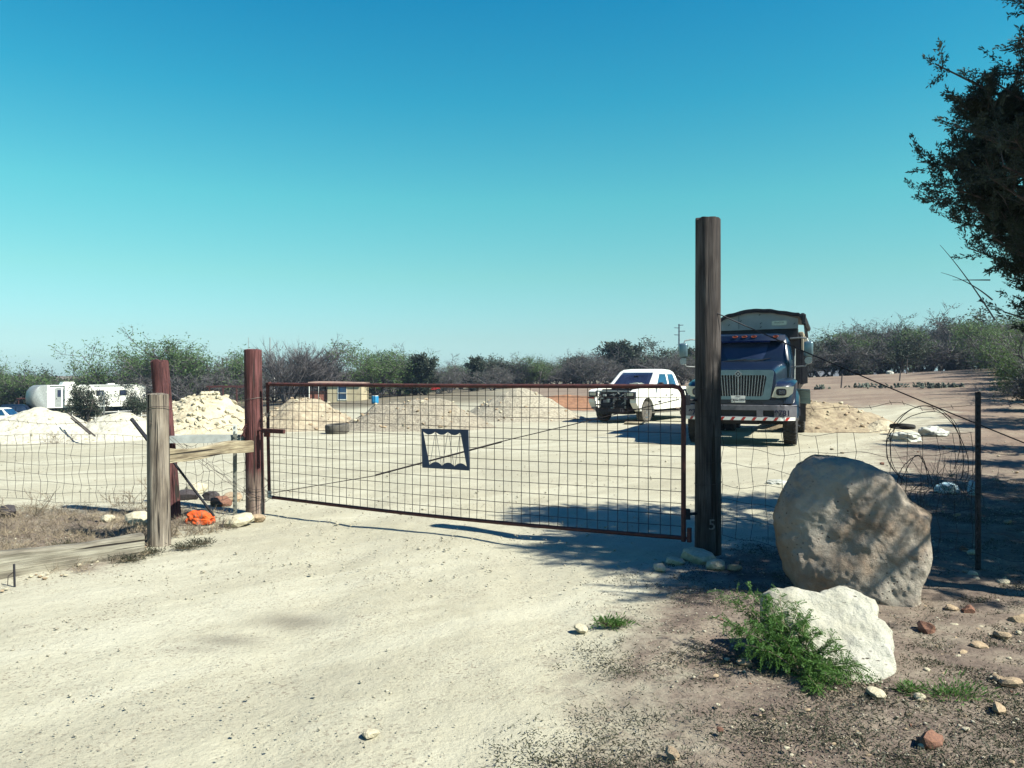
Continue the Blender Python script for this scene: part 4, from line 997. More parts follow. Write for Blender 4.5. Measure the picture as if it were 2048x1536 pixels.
TNAME = {'bare': 'scrub_tree', 'mesquite': 'mesquite_tree', 'oak': 'live_oak_tree', 'brush': 'brush_thicket', 'juniper': 'juniper_tree'}
def tree(kind, px, d, h, label, group=None, wide=1.0, var=None, py=None, rz=None):
    v = TREES[kind][(var if var is not None else R.randrange(99)) % len(TREES[kind])]
    x, y = X(px, d), d; s = h / v[2]
    t = thing(TNAME[kind], label, 'tree', (x, y, zf(x, y)), R.uniform(0, 6.28) if rz is None else rz, group)
    t.scale = (s * wide, s * wide, s)
    obj('trunk', v[0], t); obj('crown', v[1], t)
    return t
def htop(px, py, d):           # height of a tree whose top shows at this pixel
    return H - (py - HOR) / F * d - zf(X(px, d), d)
def ttree(kind, px, top, d, label, group=None, wide=1.0, var=None):
    return tree(kind, px, d, max(0.8, htop(px, top, d)), label, group, wide, var)
# single trees one can pick out
ttree('mesquite', 255, 704, 100, 'airy green mesquite rising behind the travel trailer roof', wide=1.15, var=0)
ttree('mesquite', 335, 690, 97, 'tallest green mesquite behind the leaning red post', wide=1.35, var=1)
ttree('mesquite', 412, 706, 95, 'green mesquite beside the bare utility pole', wide=1.2, var=0)
ttree('bare', 300, 738, 93, 'bare grey scrub in front of the tall green mesquite', wide=1.4, var=0)
ttree('bare', 380, 735, 92, 'bare grey scrub behind the limestone pile', wide=1.4, var=2)
ttree('bare', 440, 742, 90, 'low bare scrub left of the reddish gate post', wide=1.4, var=1)
ttree('oak', 170, 772, 66, 'small dark leafy tree in front of the travel trailer', wide=0.75, var=0)
ttree('oak', 268, 774, 66, 'dark leafy tree at the tail of the travel trailer', wide=0.75, var=1)
ttree('mesquite', 15, 730, 95, 'green leafy tree above the parked white pickup', wide=1.25, var=1)
ttree('oak', 66, 745, 120, 'small dark round tree left of the travel trailer', wide=1.1, var=0)
ttree('brush', 573, 697, 85, 'fan shaped leafless brush thicket right of the gate post', wide=1.3)
ttree('brush', 615, 712, 88, 'leafless purple brush behind the cream cabin', wide=1.3)
ttree('bare', 655, 695, 95, 'tall sparse tree behind the cream cabin', wide=1.2, var=1)
ttree('mesquite', 755, 702, 88, 'light green mesquite behind the blue barrel', wide=1.35, var=0)
ttree('mesquite', 800, 715, 92, 'light green mesquite beside the dark juniper', wide=1.3, var=1)
ttree('bare', 790, 708, 100, 'leafless tree showing above the light green mesquites', wide=1.0, var=2)
ttree('juniper', 851, 714, 90, 'dark upright juniper behind the red tractor', wide=1.05, var=0)
ttree('juniper', 958, 718, 96, 'thin dark juniper in the middle of the treeline', wide=0.9, var=1)
ttree('bare', 900, 735, 90, 'gnarled bare tree right of the dark juniper', wide=1.1, var=0)
ttree('bare', 985, 735, 92, 'bare spreading tree behind the crushed stone cone', wide=1.3, var=2)
ttree('juniper', 1245, 690, 110, 'dark rounded juniper standing above the white pickup roof', wide=1.5, var=0)
ttree('oak', 1310, 688, 110, 'broad live oak left of the tall dark pole', wide=1.5, var=1)
ttree('bare', 1365, 718, 75, 'gnarled dark bare tree beside the truck mirror', wide=1.3, var=1)
ttree('bare', 1735, 655, 88, 'spreading bare tree crowning the right treeline', wide=1.3, var=0)
ttree('bare', 1850, 642, 90, 'tallest leafless tree in the right treeline', wide=1.2, var=2)
ttree('oak', 1930, 648, 92, 'dark live oak near the open shed', wide=1.4, var=0)
ttree('oak', 1985, 640, 90, 'dark live oak behind the hedgerow bushes', wide=1.5, var=1)
# treeline: rows of look-alike scrub
rt = random.Random(17)
topl = ([-60, 60, 190, 300, 470, 560, 640, 700, 800, 860, 930, 1010, 1080, 1170, 1240, 1330, 1420, 1520, 1610, 1660, 1720, 1790, 1860, 1930, 2000, 2120],
        [748, 757, 757, 748, 738, 738, 735, 735, 735, 738, 728, 718, 714, 712, 710, 706, 702, 695, 684, 672, 662, 664, 655, 665, 655, 640])
LBL = {'bare': 'bare greyish scrub tree in the far treeline', 'mesquite': 'pale green scrub tree in the far treeline', 'oak': 'dark leafy tree in the far treeline', 'juniper': 'dark juniper in the far treeline'}
px = -40
while px < 2100:
    left = px < 850
    d = (rt.uniform(95, 125) if px < 850 else rt.uniform(98, 120)) if px < 1480 else rt.uniform(84, 96)
    kind = rt.choices(['bare', 'mesquite', 'oak', 'juniper'], [6, 1.4, 1.6, .6] if px > 850 else [5, 2, .6, .3])[0]
    tp = float(np.interp(px, *topl)) + rt.uniform(-4, 16)
    wh = next(w for lim, w in ((200, 'beyond the travel trailer'), (480, 'behind the limestone pile'), (720, 'behind the cream cabin'), (940, 'behind the red tractor'), (1180, 'behind the crushed stone cone'), (1400, 'behind the white pickup'), (1640, 'behind the dump truck'), (1860, 'beyond the prickly pears'), (9999, 'near the open shed')) if px < lim)
    lb = LBL[kind].replace('in the far treeline', 'in the treeline ' + wh)
    ttree(kind, px, tp, d, lb, lb.replace(' tree ', ' trees ').replace('juniper ', 'junipers '), rt.uniform(1.15, 1.5))
    px += rt.uniform(14, 24)
# the wood behind reads as one mass
def far_wood():
    r = np.random.default_rng(2); parts = []; mats = [M['twig'], M['leaf_brown'], M['leaf_oak'], M['leaf_mesq'], M['leaf_juniper']]
    mid = {M['twig'].name: 0, M['bark'].name: 0, M['leaf_brown'].name: 1, M['leaf_oak'].name: 2, M['leaf_mesq'].name: 3, M['leaf_juniper'].name: 4}
    for k in range(170):
        px = r.uniform(-80, 2130); d = r.uniform(118, 175) if px < 1480 else r.uniform(100, 140)
        kind = r.choice(['bare', 'bare', 'bare', 'mesquite', 'oak', 'oak'])
        v = TREES[kind][r.integers(0, len(TREES[kind]))]; cV, cF, cM, ms, nl = v[3]
        sel = r.random(len(cF)) < np.where(np.arange(len(cF)) < nl, 0.03, 0.18); f = cF[sel]; m = cM[sel]
        x, y = X(px, d), d; tp = float(np.interp(px, *topl)) + r.uniform(-2, 14)
        s = max(1.2, htop(px, tp, d)) / v[2]; a = r.uniform(0, 6.28); wd = s * r.uniform(1.2, 1.6)
        Vv = np.stack([(cV[:, 0] * math.cos(a) - cV[:, 1] * math.sin(a)) * wd + x, (cV[:, 0] * math.sin(a) + cV[:, 1] * math.cos(a)) * wd + y, cV[:, 2] * s + zf(x, y)], -1)
        u, inv = np.unique(f, return_inverse=True)
        parts.append((Vv[u], inv.reshape(f.shape), np.array([mid[q.name] for q in ms])[m]))
    Vs, Fs, Ms, o = [], [], [], 0
    for (V, f, m) in parts: Vs.append(V); Fs.append(f + o); Ms.append(m); o += len(V)
    ob = obj('far_wood', npmesh('far_wood', np.concatenate(Vs), np.concatenate(Fs), mats, np.concatenate(Ms)))
    ob['kind'] = 'stuff'; tag(ob, 'dense scrub wood massed behind the far treeline', 'wood')
far_wood()
# low ridge of woodland on the skyline
def ridge():
    n = 240; px = np.linspace(-700, 2700, n); d = 620.0; V = []; 
    for k, p in enumerate(px):
        x = X(p, d); top = H + (757 - (float(np.interp(p, [-700, 60, 180, 500, 900, 2700], [752, 753, 752, 744, 741, 738])))) / F * d + 2.2 * float(fbm(np.array([p * 0.02, 3.3, 0.5]), 4))
        V += [(x, d, -4), (x, d + 10, top * 0.75), (x, d + 60, top), (x, d + 200, -4)]
    Q = [(k * 4 + j, k * 4 + 4 + j, k * 4 + 5 + j, k * 4 + 1 + j) for k in range(n - 1) for j in range(3)]
    M['ridge'] = pm('distant_scrub', (0.12, 0.11, 0.105), (0.075, 0.07, 0.07), 0.05, 0.95, 0, 0)
    o = obj('hill', npmesh('hill', np.array(V), np.array(Q), M['ridge'], sm=True)); o['kind'] = 'structure'
ridge()

# hedgerow bushes along the right side of the field
rh = random.Random(9)
for k in range(15):
    d = 26 + k * 4.2; px = 2075 - k * 6.5 + rh.uniform(-12, 12) if k > 2 else 2120 - k * 15
    kind = rh.choice(['mesquite', 'mesquite', 'oak', 'bare'])
    tree(kind, px, d, rh.uniform(2.2, 3.4) + (0.8 if k > 8 else 0), 'leafy hedgerow bush along the right edge of the brown field', 'hedgerow bushes beside the brown field', 1.1)
# ------------------------------------------------------------------ the near juniper
def near_juniper(base, label, seed, main=True, smin=0.30, nl=160, LS=1.0):
    rs = np.random.default_rng(seed); base = np.array(base)
    t = thing('juniper_tree', label, 'tree', tuple(base))
    Ht = 6.0
    mb = MB()
    trunk = [np.array([0, 0, -0.2]), np.array([-0.05, 0.05, 1.0]), np.array([-0.15, 0.0, 2.0]), np.array([-0.2, 0.05, 3.2]), np.array([-0.1, 0.1, 4.4]), np.array([0.0, 0.05, 5.9])]
    mb.tube([tuple(p) for p in trunk], [0.17, 0.15, 0.125, 0.095, 0.06, 0.015], 9)
    # a second leader that leans towards the drive
    lead = [np.array([-0.1, 0.0, 1.4]), np.array([-0.55, 0.2, 2.0]), np.array([-0.95, 0.35, 2.7]), np.array([-1.12, 0.40, 3.3]), np.array([-1.2, 0.42, 3.85])]
    if main: mb.tube([tuple(p) for p in lead], [0.09, 0.075, 0.055, 0.035, 0.012], 7)
    TM = mb
    limbs = []
    def interp(path, s):
        x = s * (len(path) - 1); i = min(int(x), len(path) - 2); return path[i] + (path[i + 1] - path[i]) * (x - i)
    def limb(p, d, L, r):
        m = 7; pts = [p]; q = p.copy(); dd = d / np.linalg.norm(d)
        for _ in range(m):
            dd = dd + rs.normal(size=3) * 0.13 + np.array([0, 0, 0.05]); dd /= np.linalg.norm(dd); q = q + dd * L / m; pts.append(q.copy())
        limbs.append((np.array(pts), r)); return pts
    for k in range(nl):
        s = rs.uniform(smin, 0.98); p = interp(trunk, s); z = p[2]; a = rs.uniform(0, 6.283)
        L = float(np.interp(z, [1.3, 2.0, 2.8, 3.4, 4.0, 4.6, 5.2, 6], [1.0, 1.25, 1.75, 1.75, 1.25, 1.0, .7, 0.3])) * rs.uniform(.75, 1.1) * LS
        limb(p, np.array([math.cos(a), math.sin(a), rs.uniform(.05, .55)]), L, 0.028)
    for k in range(105 if main else 0):
        s = rs.uniform(0.22, 1.0); p = interp(lead, s); a = rs.uniform(0, 6.283)
        limb(p, np.array([math.cos(a), math.sin(a), rs.uniform(.2, 1.0)]), rs.uniform(.28, .62) * (1.15 - 0.5 * (s > .8)), 0.014)
    subs = []
    for (p, r) in limbs:
        TM.tube([tuple(q) for q in p], [r * (1 - 0.8 * i / 7) for i in range(8)], 5)
        L = np.linalg.norm(p[-1] - p[0])
        for k in range(int(6 + L * 9)):
            s = rs.uniform(.22, 1.0) * 7; i = min(int(s), 6); b = p[i] + (p[i + 1] - p[i]) * (s - i)
            d = (p[i + 1] - p[i]); d = d / np.linalg.norm(d) * .8 + rs.normal(size=3) * .75 + np.array([0, 0, .25]); d /= np.linalg.norm(d)
            l = rs.uniform(.14, .38) * min(1, .5 + L * .4); subs.append((b, d, l))
    obj('trunk', TM.mesh('trunk', M['bark']), t)
    # foliage sprays clothing each branchlet
    B = np.array([s[0] for s in subs]); D = np.array([s[1] for s in subs]); Lq = np.array([s[2] for s in subs])
    tw = blades(B, D, Lq, 0.008, rs)
    n = 84; m = len(B)
    tt = rs.uniform(.1, 1.05, (m, n)); P = B[:, None] + D[:, None] * (Lq[:, None] * tt)[..., None]
    off = rs.normal(size=(m, n, 3)) * 0.022 * (1.3 - tt)[..., None]; P = (P + off).reshape(-1, 3)
    DD = np.repeat(D, n, 0) * .9 + rs.normal(size=(m * n, 3)) * .55
    lf = leaves(P, DD, rs.uniform(.02, .048, m * n), 0.012, rs)
    V, Fc, Mi = join([(tw[0], tw[1], 0), (lf[0], lf[1], 1)])
    obj('crown', npmesh('crown', V, Fc, [M['twig'], M['leaf_juniper']], Mi), t)
    if not main: return t
    bare = MB()
    for (a, c, e) in (((1990, 640), (1930, 545), (1880, 490)), ((1985, 600), (1940, 560), (1882, 545)), ((1980, 560), (1930, 560), (1905, 560))):
        p = [np.array(W(*q, 6.4)) - base for q in (a, c, e)]
        bare.tube([tuple(p[0] * (1 - s) ** 2 + 2 * p[1] * s * (1 - s) + p[2] * s * s) for s in np.linspace(0, 1, 10)], [0.007 - 0.0006 * i for i in range(10)], 4)
    bare.build('dead_twigs', M['twig'], t)
    return t
jn = near_juniper([5.35, 6.45, 0.0], 'big dark juniper overhanging the fence and boulder on the right', 12)
near_juniper([5.45, 4.75, 0.0], 'second dark juniper standing closer to the road, crown high above bare trunk', 14, False, 0.54, 120, 0.95)
# more junipers out past the right edge, shading the field
for (x, y, s, rz, lb) in ((9.8, 10.4, .85, 1.0, 'juniper further along the right fence line, shading the dirt'), (13.6, 15.8, .95, 2.2, 'juniper at the corner of the brown field, shading its edge'), (18.5, 22.5, .95, 3.1, 'juniper beyond the field corner beside the hedgerow'), (12.2, 12.4, .8, 4.0, 'bushy juniper behind the near juniper on the right'), (8.0, 5.7, .95, 5.2, 'wide juniper to the right of the two near junipers'), (7.2, 5.15, .95, 2.9, 'dense juniper between the road junipers and the wide one'), (7.1, 7.7, .9, 4.4, 'juniper tucked behind the big overhanging one'), (9.9, 7.9, .9, 0.6, 'round juniper in the second row past the near junipers')):
    t = thing('juniper_tree', lb, 'tree', (x, y, zf(x, y)), rz); t.scale = (s, s, s)
    for ch in jn.children:
        if ch.name.startswith(('trunk', 'crown')):
            c = ch.copy(); COL.objects.link(c); c.parent = t

# ------------------------------------------------------------------ feathery shrub by the white slab
def feathery_shrub():
    rs = np.random.default_rng(8); base = Vector((X(1600, 4.12), 4.12, 0.0))
    t = thing('feathery_shrub', 'low bright green feathery shrub growing in front of the white slab', 'shrub', base)
    ends = [(1443, 1180, 4.55), (1470, 1185, 4.5), (1500, 1178, 4.5), (1530, 1190, 4.45), (1560, 1185, 4.4), (1590, 1200, 4.35), (1615, 1225, 4.3), (1430, 1235, 4.35), (1455, 1245, 4.3),
            (1480, 1260, 4.25), (1500, 1215, 4.4), (1540, 1215, 4.35), (1640, 1262, 4.15), (1665, 1280, 4.1), (1690, 1300, 4.05), (1715, 1330, 4.0), (1735, 1352, 3.95), (1650, 1330, 3.95), (1625, 1370, 3.9), (1640, 1385, 3.85), (1680, 1360, 3.85), (1520, 1300, 4.1), (1490, 1290, 4.15), (1560, 1240, 4.3), (1600, 1245, 4.25), (1570, 1280, 4.15), (1690, 1345, 3.95), (1545, 1255, 4.25), (1515, 1245, 4.3)]
    stem = MB(); LP, LD, LS = [], [], []
    b0 = Vector((0, 0, 0.0))
    for (px, py, d) in ends:
        e_ = W(px, py, d) - base; e_.z = max(e_.z, 0.02)
        mid = b0.lerp(e_, 0.5) + Vector((rs.uniform(-.04, .04), rs.uniform(-.04, .04), 0.06))
        c = [b0 * (1 - s) ** 2 + mid * 2 * s * (1 - s) + e_ * s * s for s in np.linspace(0, 1, 12)]
        stem.tube(c, [0.0055 - 0.0004 * i for i in range(12)], 4)
        for k in range(34):
            s = rs.uniform(.22, 1.0) * 11; i = min(int(s), 10); p = c[i].lerp(c[i + 1], s - i)
            dr = (c[i + 1] - c[i]).normalized()
            a = np.array(dr) * .5 + rs.normal(size=3) * .7 + np.array([0, 0, -.15])
            LP.append(np.array(p)); LD.append(a / np.linalg.norm(a)); LS.append(rs.uniform(.05, .10))
    LP, LD, LS = np.array(LP), np.array(LD), np.array(LS)
    stem.build('stems', M['dry'], t)
    parts = [(*blades(LP, LD, LS, 0.0018, rs), 0)]
    side = np.cross(LD, rs.normal(size=LD.shape)); side /= np.linalg.norm(side, axis=1, keepdims=True)
    for k in range(12):
        f = (k + 1) / 12.5
        q = LP + LD * (LS * f)[:, None] + np.array([0, 0, -1]) * (LS * .25 * f * f)[:, None]
        for sg in (-1, 1):
            parts.append((*leaves(q, LD * .45 + side * sg, rs.uniform(.010, .017, len(q)), 0.0048, rs), 0))
    V, Fc, Mi = join(parts)
    obj('foliage', npmesh('foliage', V, Fc, M['leaf_shrub']), t)
feathery_shrub()
def small_weed(px, py, w, h, label, mat='leaf_shrub', n=260, seed=1, group=None, name='weed', cat='weed', L=(.02, .05)):
    rs = np.random.default_rng(seed); p = G(px, py)
    o = thing(name, label, cat, p, 0, group)
    B = np.stack([rs.normal(0, w * .4, n), rs.normal(0, w * .22, n), np.abs(rs.normal(0, h * .4, n))], -1)
    Dv = B * [1, 1, .5] / (w + .01) + rs.normal(size=B.shape) * .5 + [0, 0, .5]
    V, Fc = leaves(B, Dv, rs.uniform(*L, n), 0.007, rs)
    stm = blades(B * [0.4, 0.4, 0.0], B * [.6, .6, 1] + [0, 0, .01], np.linalg.norm(B, axis=1), 0.002, rs)
    obj('stems', npmesh('stems', *stm, M['dry']), o); obj('leaves', npmesh('leaves', V, Fc, M[mat]), o)
    return o
small_weed(1225, 1252, 0.13, 0.05, 'low bright green weed beside the white stone on the drive edge', n=420, seed=2)
small_weed(1905, 1395, 0.22, 0.06, 'sprawling thin green weed on the bare dirt right of the slab', n=380, seed=3)
small_weed(1820, 1385, 0.07, 0.04, 'small bright green weed tuft beside the white slab tip', n=160, seed=4)
for k, (px, py) in enumerate(((40, 1112), (130, 1095), (370, 1098), (400, 1090), (300, 1108), (255, 1122))):
    small_weed(px, py, 0.16, 0.05, 'greyish green weed patch along the timber and grey post', 'weed', 260, 30 + k, 'green weed patches by the timber')
# weeds and litter, uncountable
def verge_weeds():
    rs = np.random.default_rng(15); N = 17000
    d = 3.0 + rs.random(N) ** 1.4 * 9; u = rs.uniform(-.05, .70, N); x, y = u * d, d
    dirt, lx, fld, scr = zone_masks(x, y)
    cl = fbm(np.stack([x * 2.3, y * 2.3, x * 0 + 40], -1), 4)
    keep = rs.random(N) < np.clip((dirt * 1.3 - 0.03) * (0.50 + 1.5 * cl), 0, 1)
    x, y = x[keep], y[keep]; n = len(x); m = 10
    P = np.stack([np.repeat(x, m) + rs.normal(0, .045, n * m), np.repeat(y, m) + rs.normal(0, .045, n * m), np.zeros(n * m)], -1); P[:, 2] = zg(P[:, 0], P[:, 1]) - .002
    D = rs.normal(size=P.shape) * [1, 1, .3] + [0, 0, .55]
    a = leaves(P, D, rs.uniform(.008, .028, n * m), 0.006, rs)
    # dead straw on top
    k = 9000; d = 3.0 + rs.random(k) ** 1.3 * 8; u = rs.uniform(0, .70, k); x2, y2 = u * d, d
    dm = zone_masks(x2, y2)[0]; kp = rs.random(k) < dm * .8; x2, y2 = x2[kp], y2[kp]
    Q = np.stack([x2, y2, x2 * 0 + .004], -1); b = blades(Q, rs.normal(size=Q.shape) * [1, 1, .12], rs.uniform(.02, .09, len(Q)), .003, rs)
    V, Fc, Mi = join([(a[0], a[1], 0), (b[0], b[1], 1)])
    o = obj('ground_weeds', npmesh('ground_weeds', V, Fc, [M['weed'], M['dry']], Mi)); o['kind'] = 'stuff'
    tag(o, 'low dark weeds and straw over the dirt verge', 'weeds')
verge_weeds()
def dry_strip():
    rs = np.random.default_rng(25); N = 9000
    x = rs.uniform(-8.2, -2.6, N); y = rs.uniform(6.0, 9.8, N)
    lx = zone_masks(x, y)[1]; keep = rs.random(N) < lx * .8; x, y = x[keep], y[keep]; n = len(x); m = 5
    P = np.stack([np.repeat(x, m) + rs.normal(0, .02, n * m), np.repeat(y, m) + rs.normal(0, .02, n * m), np.zeros(n * m)], -1)
    D = rs.normal(size=P.shape) * [.8, .8, .3] + [0, 0, .7]
    V, Fc = blades(P, D, rs.uniform(.03, .14, n * m), .0045, rs)
    o = obj('dead_grass', npmesh('dead_grass', V, Fc, M['dry'])); o['kind'] = 'stuff'
    tag(o, 'dead grass and weeds along the left fence', 'grass')
dry_strip()
def dead_bush(px, py, w, h, label, n=60, seed=1, d=None):
    p = G(px, py) if d is None else Vector((X(px, d), d, 0)); rs = np.random.default_rng(seed)
    o = thing('dead_bush', label, 'bush', p); sk = skeleton(rs, h * 1.5, w / h * .9, max(6, n // 8), 0.006, 1, (7, 0), .5, .5, .1, .55)
    V, Fc = limb_mesh(sk, (0, 1), 3); obj('stems', npmesh('stems', V, Fc, M['dry']), o)
    P, D = along(sk, 1, n * 9, rs); V, Fc = blades(P, D + rs.normal(size=D.shape) * .8, rs.uniform(.03, .09, len(P)), .004, rs)
    obj('twigs', npmesh('twigs', V, Fc, M['dry']), o)['kind'] = 'stuff'
dead_bush(190, 1068, .30, .20, 'dead bush in dry grass left of the grey post', 70, 3)
dead_bush(300, 1078, .22, .26, 'dead bush hugging the foot of the grey post', 60, 4)
dead_bush(420, 1058, .30, .22, 'dry grey bush in front of the orange netting', 90, 5)
dead_bush(362, 1066, .22, .20, 'reddish dry bush between the grey post and the netting', 60, 6)
dead_bush(262, 1010, .25, .36, 'tall dead stalks leaning on the wire fence left of the posts', 26, 7)
dead_bush(60, 1030, .35, .40, 'thin dead stalks poking through the far left wire', 22, 8)
# orange netting
def crumple(name, label, cat, p, dims, mat, seed, n=22, amp=.5, group=None):
    bm = bmesh.new(); bmesh.ops.create_icosphere(bm, subdivisions=4, radius=1.0)
    Pn = np.array([v.co[:] for v in bm.verts]); ns = fbm(Pn * 1.5 + seed, 3); n2 = np.abs(fbm(Pn * 2.2 + seed * 2, 2))
    for v, a, b in zip(bm.verts, ns, n2):
        v.co *= 1 + amp * a - amp * .9 * b
        v.co = Vector((v.co.x * dims[0], v.co.y * dims[1], max(v.co.z, -.35) * dims[2]))
    me = bpy.data.meshes.new(name); bm.to_mesh(me); bm.free(); me.materials.append(mat)
    o = obj(name, me, None, p + Vector((0, 0, dims[2] * .33))); return tag(o, label, cat, group)
crumple('netting_bundle', 'bright orange crumpled netting at the foot of the bar', 'netting', G(400, 1046), (.17, .10, .10), M['orange'], 3)
crumple('plastic_bag', 'white crumpled plastic sacks under the small tyre ring', 'bag', G(1810, 882), (.42, .3, .18), M['bag'], 5)
crumple('plastic_bag', 'white crumpled sack right of the small tyre ring', 'bag', G(1868, 872), (.42, .25, .20), M['bag'], 6)
crumple('plastic_bag', 'bluish white plastic bag caught in the wire tangle', 'bag', G(1893, 985), (.17, .12, .10), M['bag_blue'], 7)
crumple('plastic_bag', 'blue plastic scrap caught beside the dark steel post', 'bag', G(1945, 990), (.06, .08, .16), M['bag_blue'], 8)
crumple('plastic_bag', 'pale paper scrap on the gravel left of the boulder', 'bag', G(1555, 968), (.17, .12, .05), M['bag'], 9)
# ------------------------------------------------------------------ vehicles
def wheel(parent, c, r, w, name='wheel', rim_mat='galv', tyre_mat='rubber', side=1, lugs=8, tread=36, dish=0.35):
    """axle along x; side=+1 shows its rim towards +x"""
    wo_ = bpy.data.objects.new(name, None); COL.objects.link(wo_); wo_.parent = parent; wo_.location = c; wo_.empty_display_size = .1
    ri = r * 0.56; h = w / 2
    mb = MB(); mb.lathe([(-h * .8, ri), (-h * .98, ri + (r - ri) * .35), (-h, ri + (r - ri) * .65), (-h * .9, r * .965), (-h * .7, r * .985), (h * .7, r * .985), (h * .9, r * .965), (h, ri + (r - ri) * .65), (h * .98, ri + (r - ri) * .35), (h * .8, ri)], 40, 'X')
    for k in range(tread):
        a = 2 * math.pi * k / tread
        for j, xx in enumerate((-.72, -.25, .25, .72)):
            rot = Matrix.Rotation(a + (0.5 * 2 * math.pi / tread if j % 2 else 0), 4, 'X')
            mb.box(rot @ Vector((xx * h, 0, r * .985)), (h * .40, 2 * math.pi * r / tread * .62, r * .04), rot)
    ty = mb.build('tyre', M[tyre_mat], wo_, 35)
    s = side
    rm = MB(); rm.lathe([(s * h * .78, ri), (s * h * .86, ri * .98), (s * h * .80, ri * .90), (s * h * (.8 - dish), ri * .78), (s * h * (.8 - dish), ri * .42), (s * h * (.95 - dish * .3), ri * .36), (s * h * (.98 - dish * .3), ri * .12)], 32, 'X')
    rb = rm.build('rim', M[rim_mat], wo_, 35)
    lg = MB()
    for k in range(lugs):
        a = 2 * math.pi * k / lugs; lg.lathe([(s * h * (.8 - dish) - s * .0, ri * .05), (s * (h * (.8 - dish) + .03), ri * .05)], 6, 'X', (0, ri * .6 * math.cos(a), ri * .6 * math.sin(a)))
    lg.build('wheel_nuts', M['dark_steel'], rb)
    return wo_

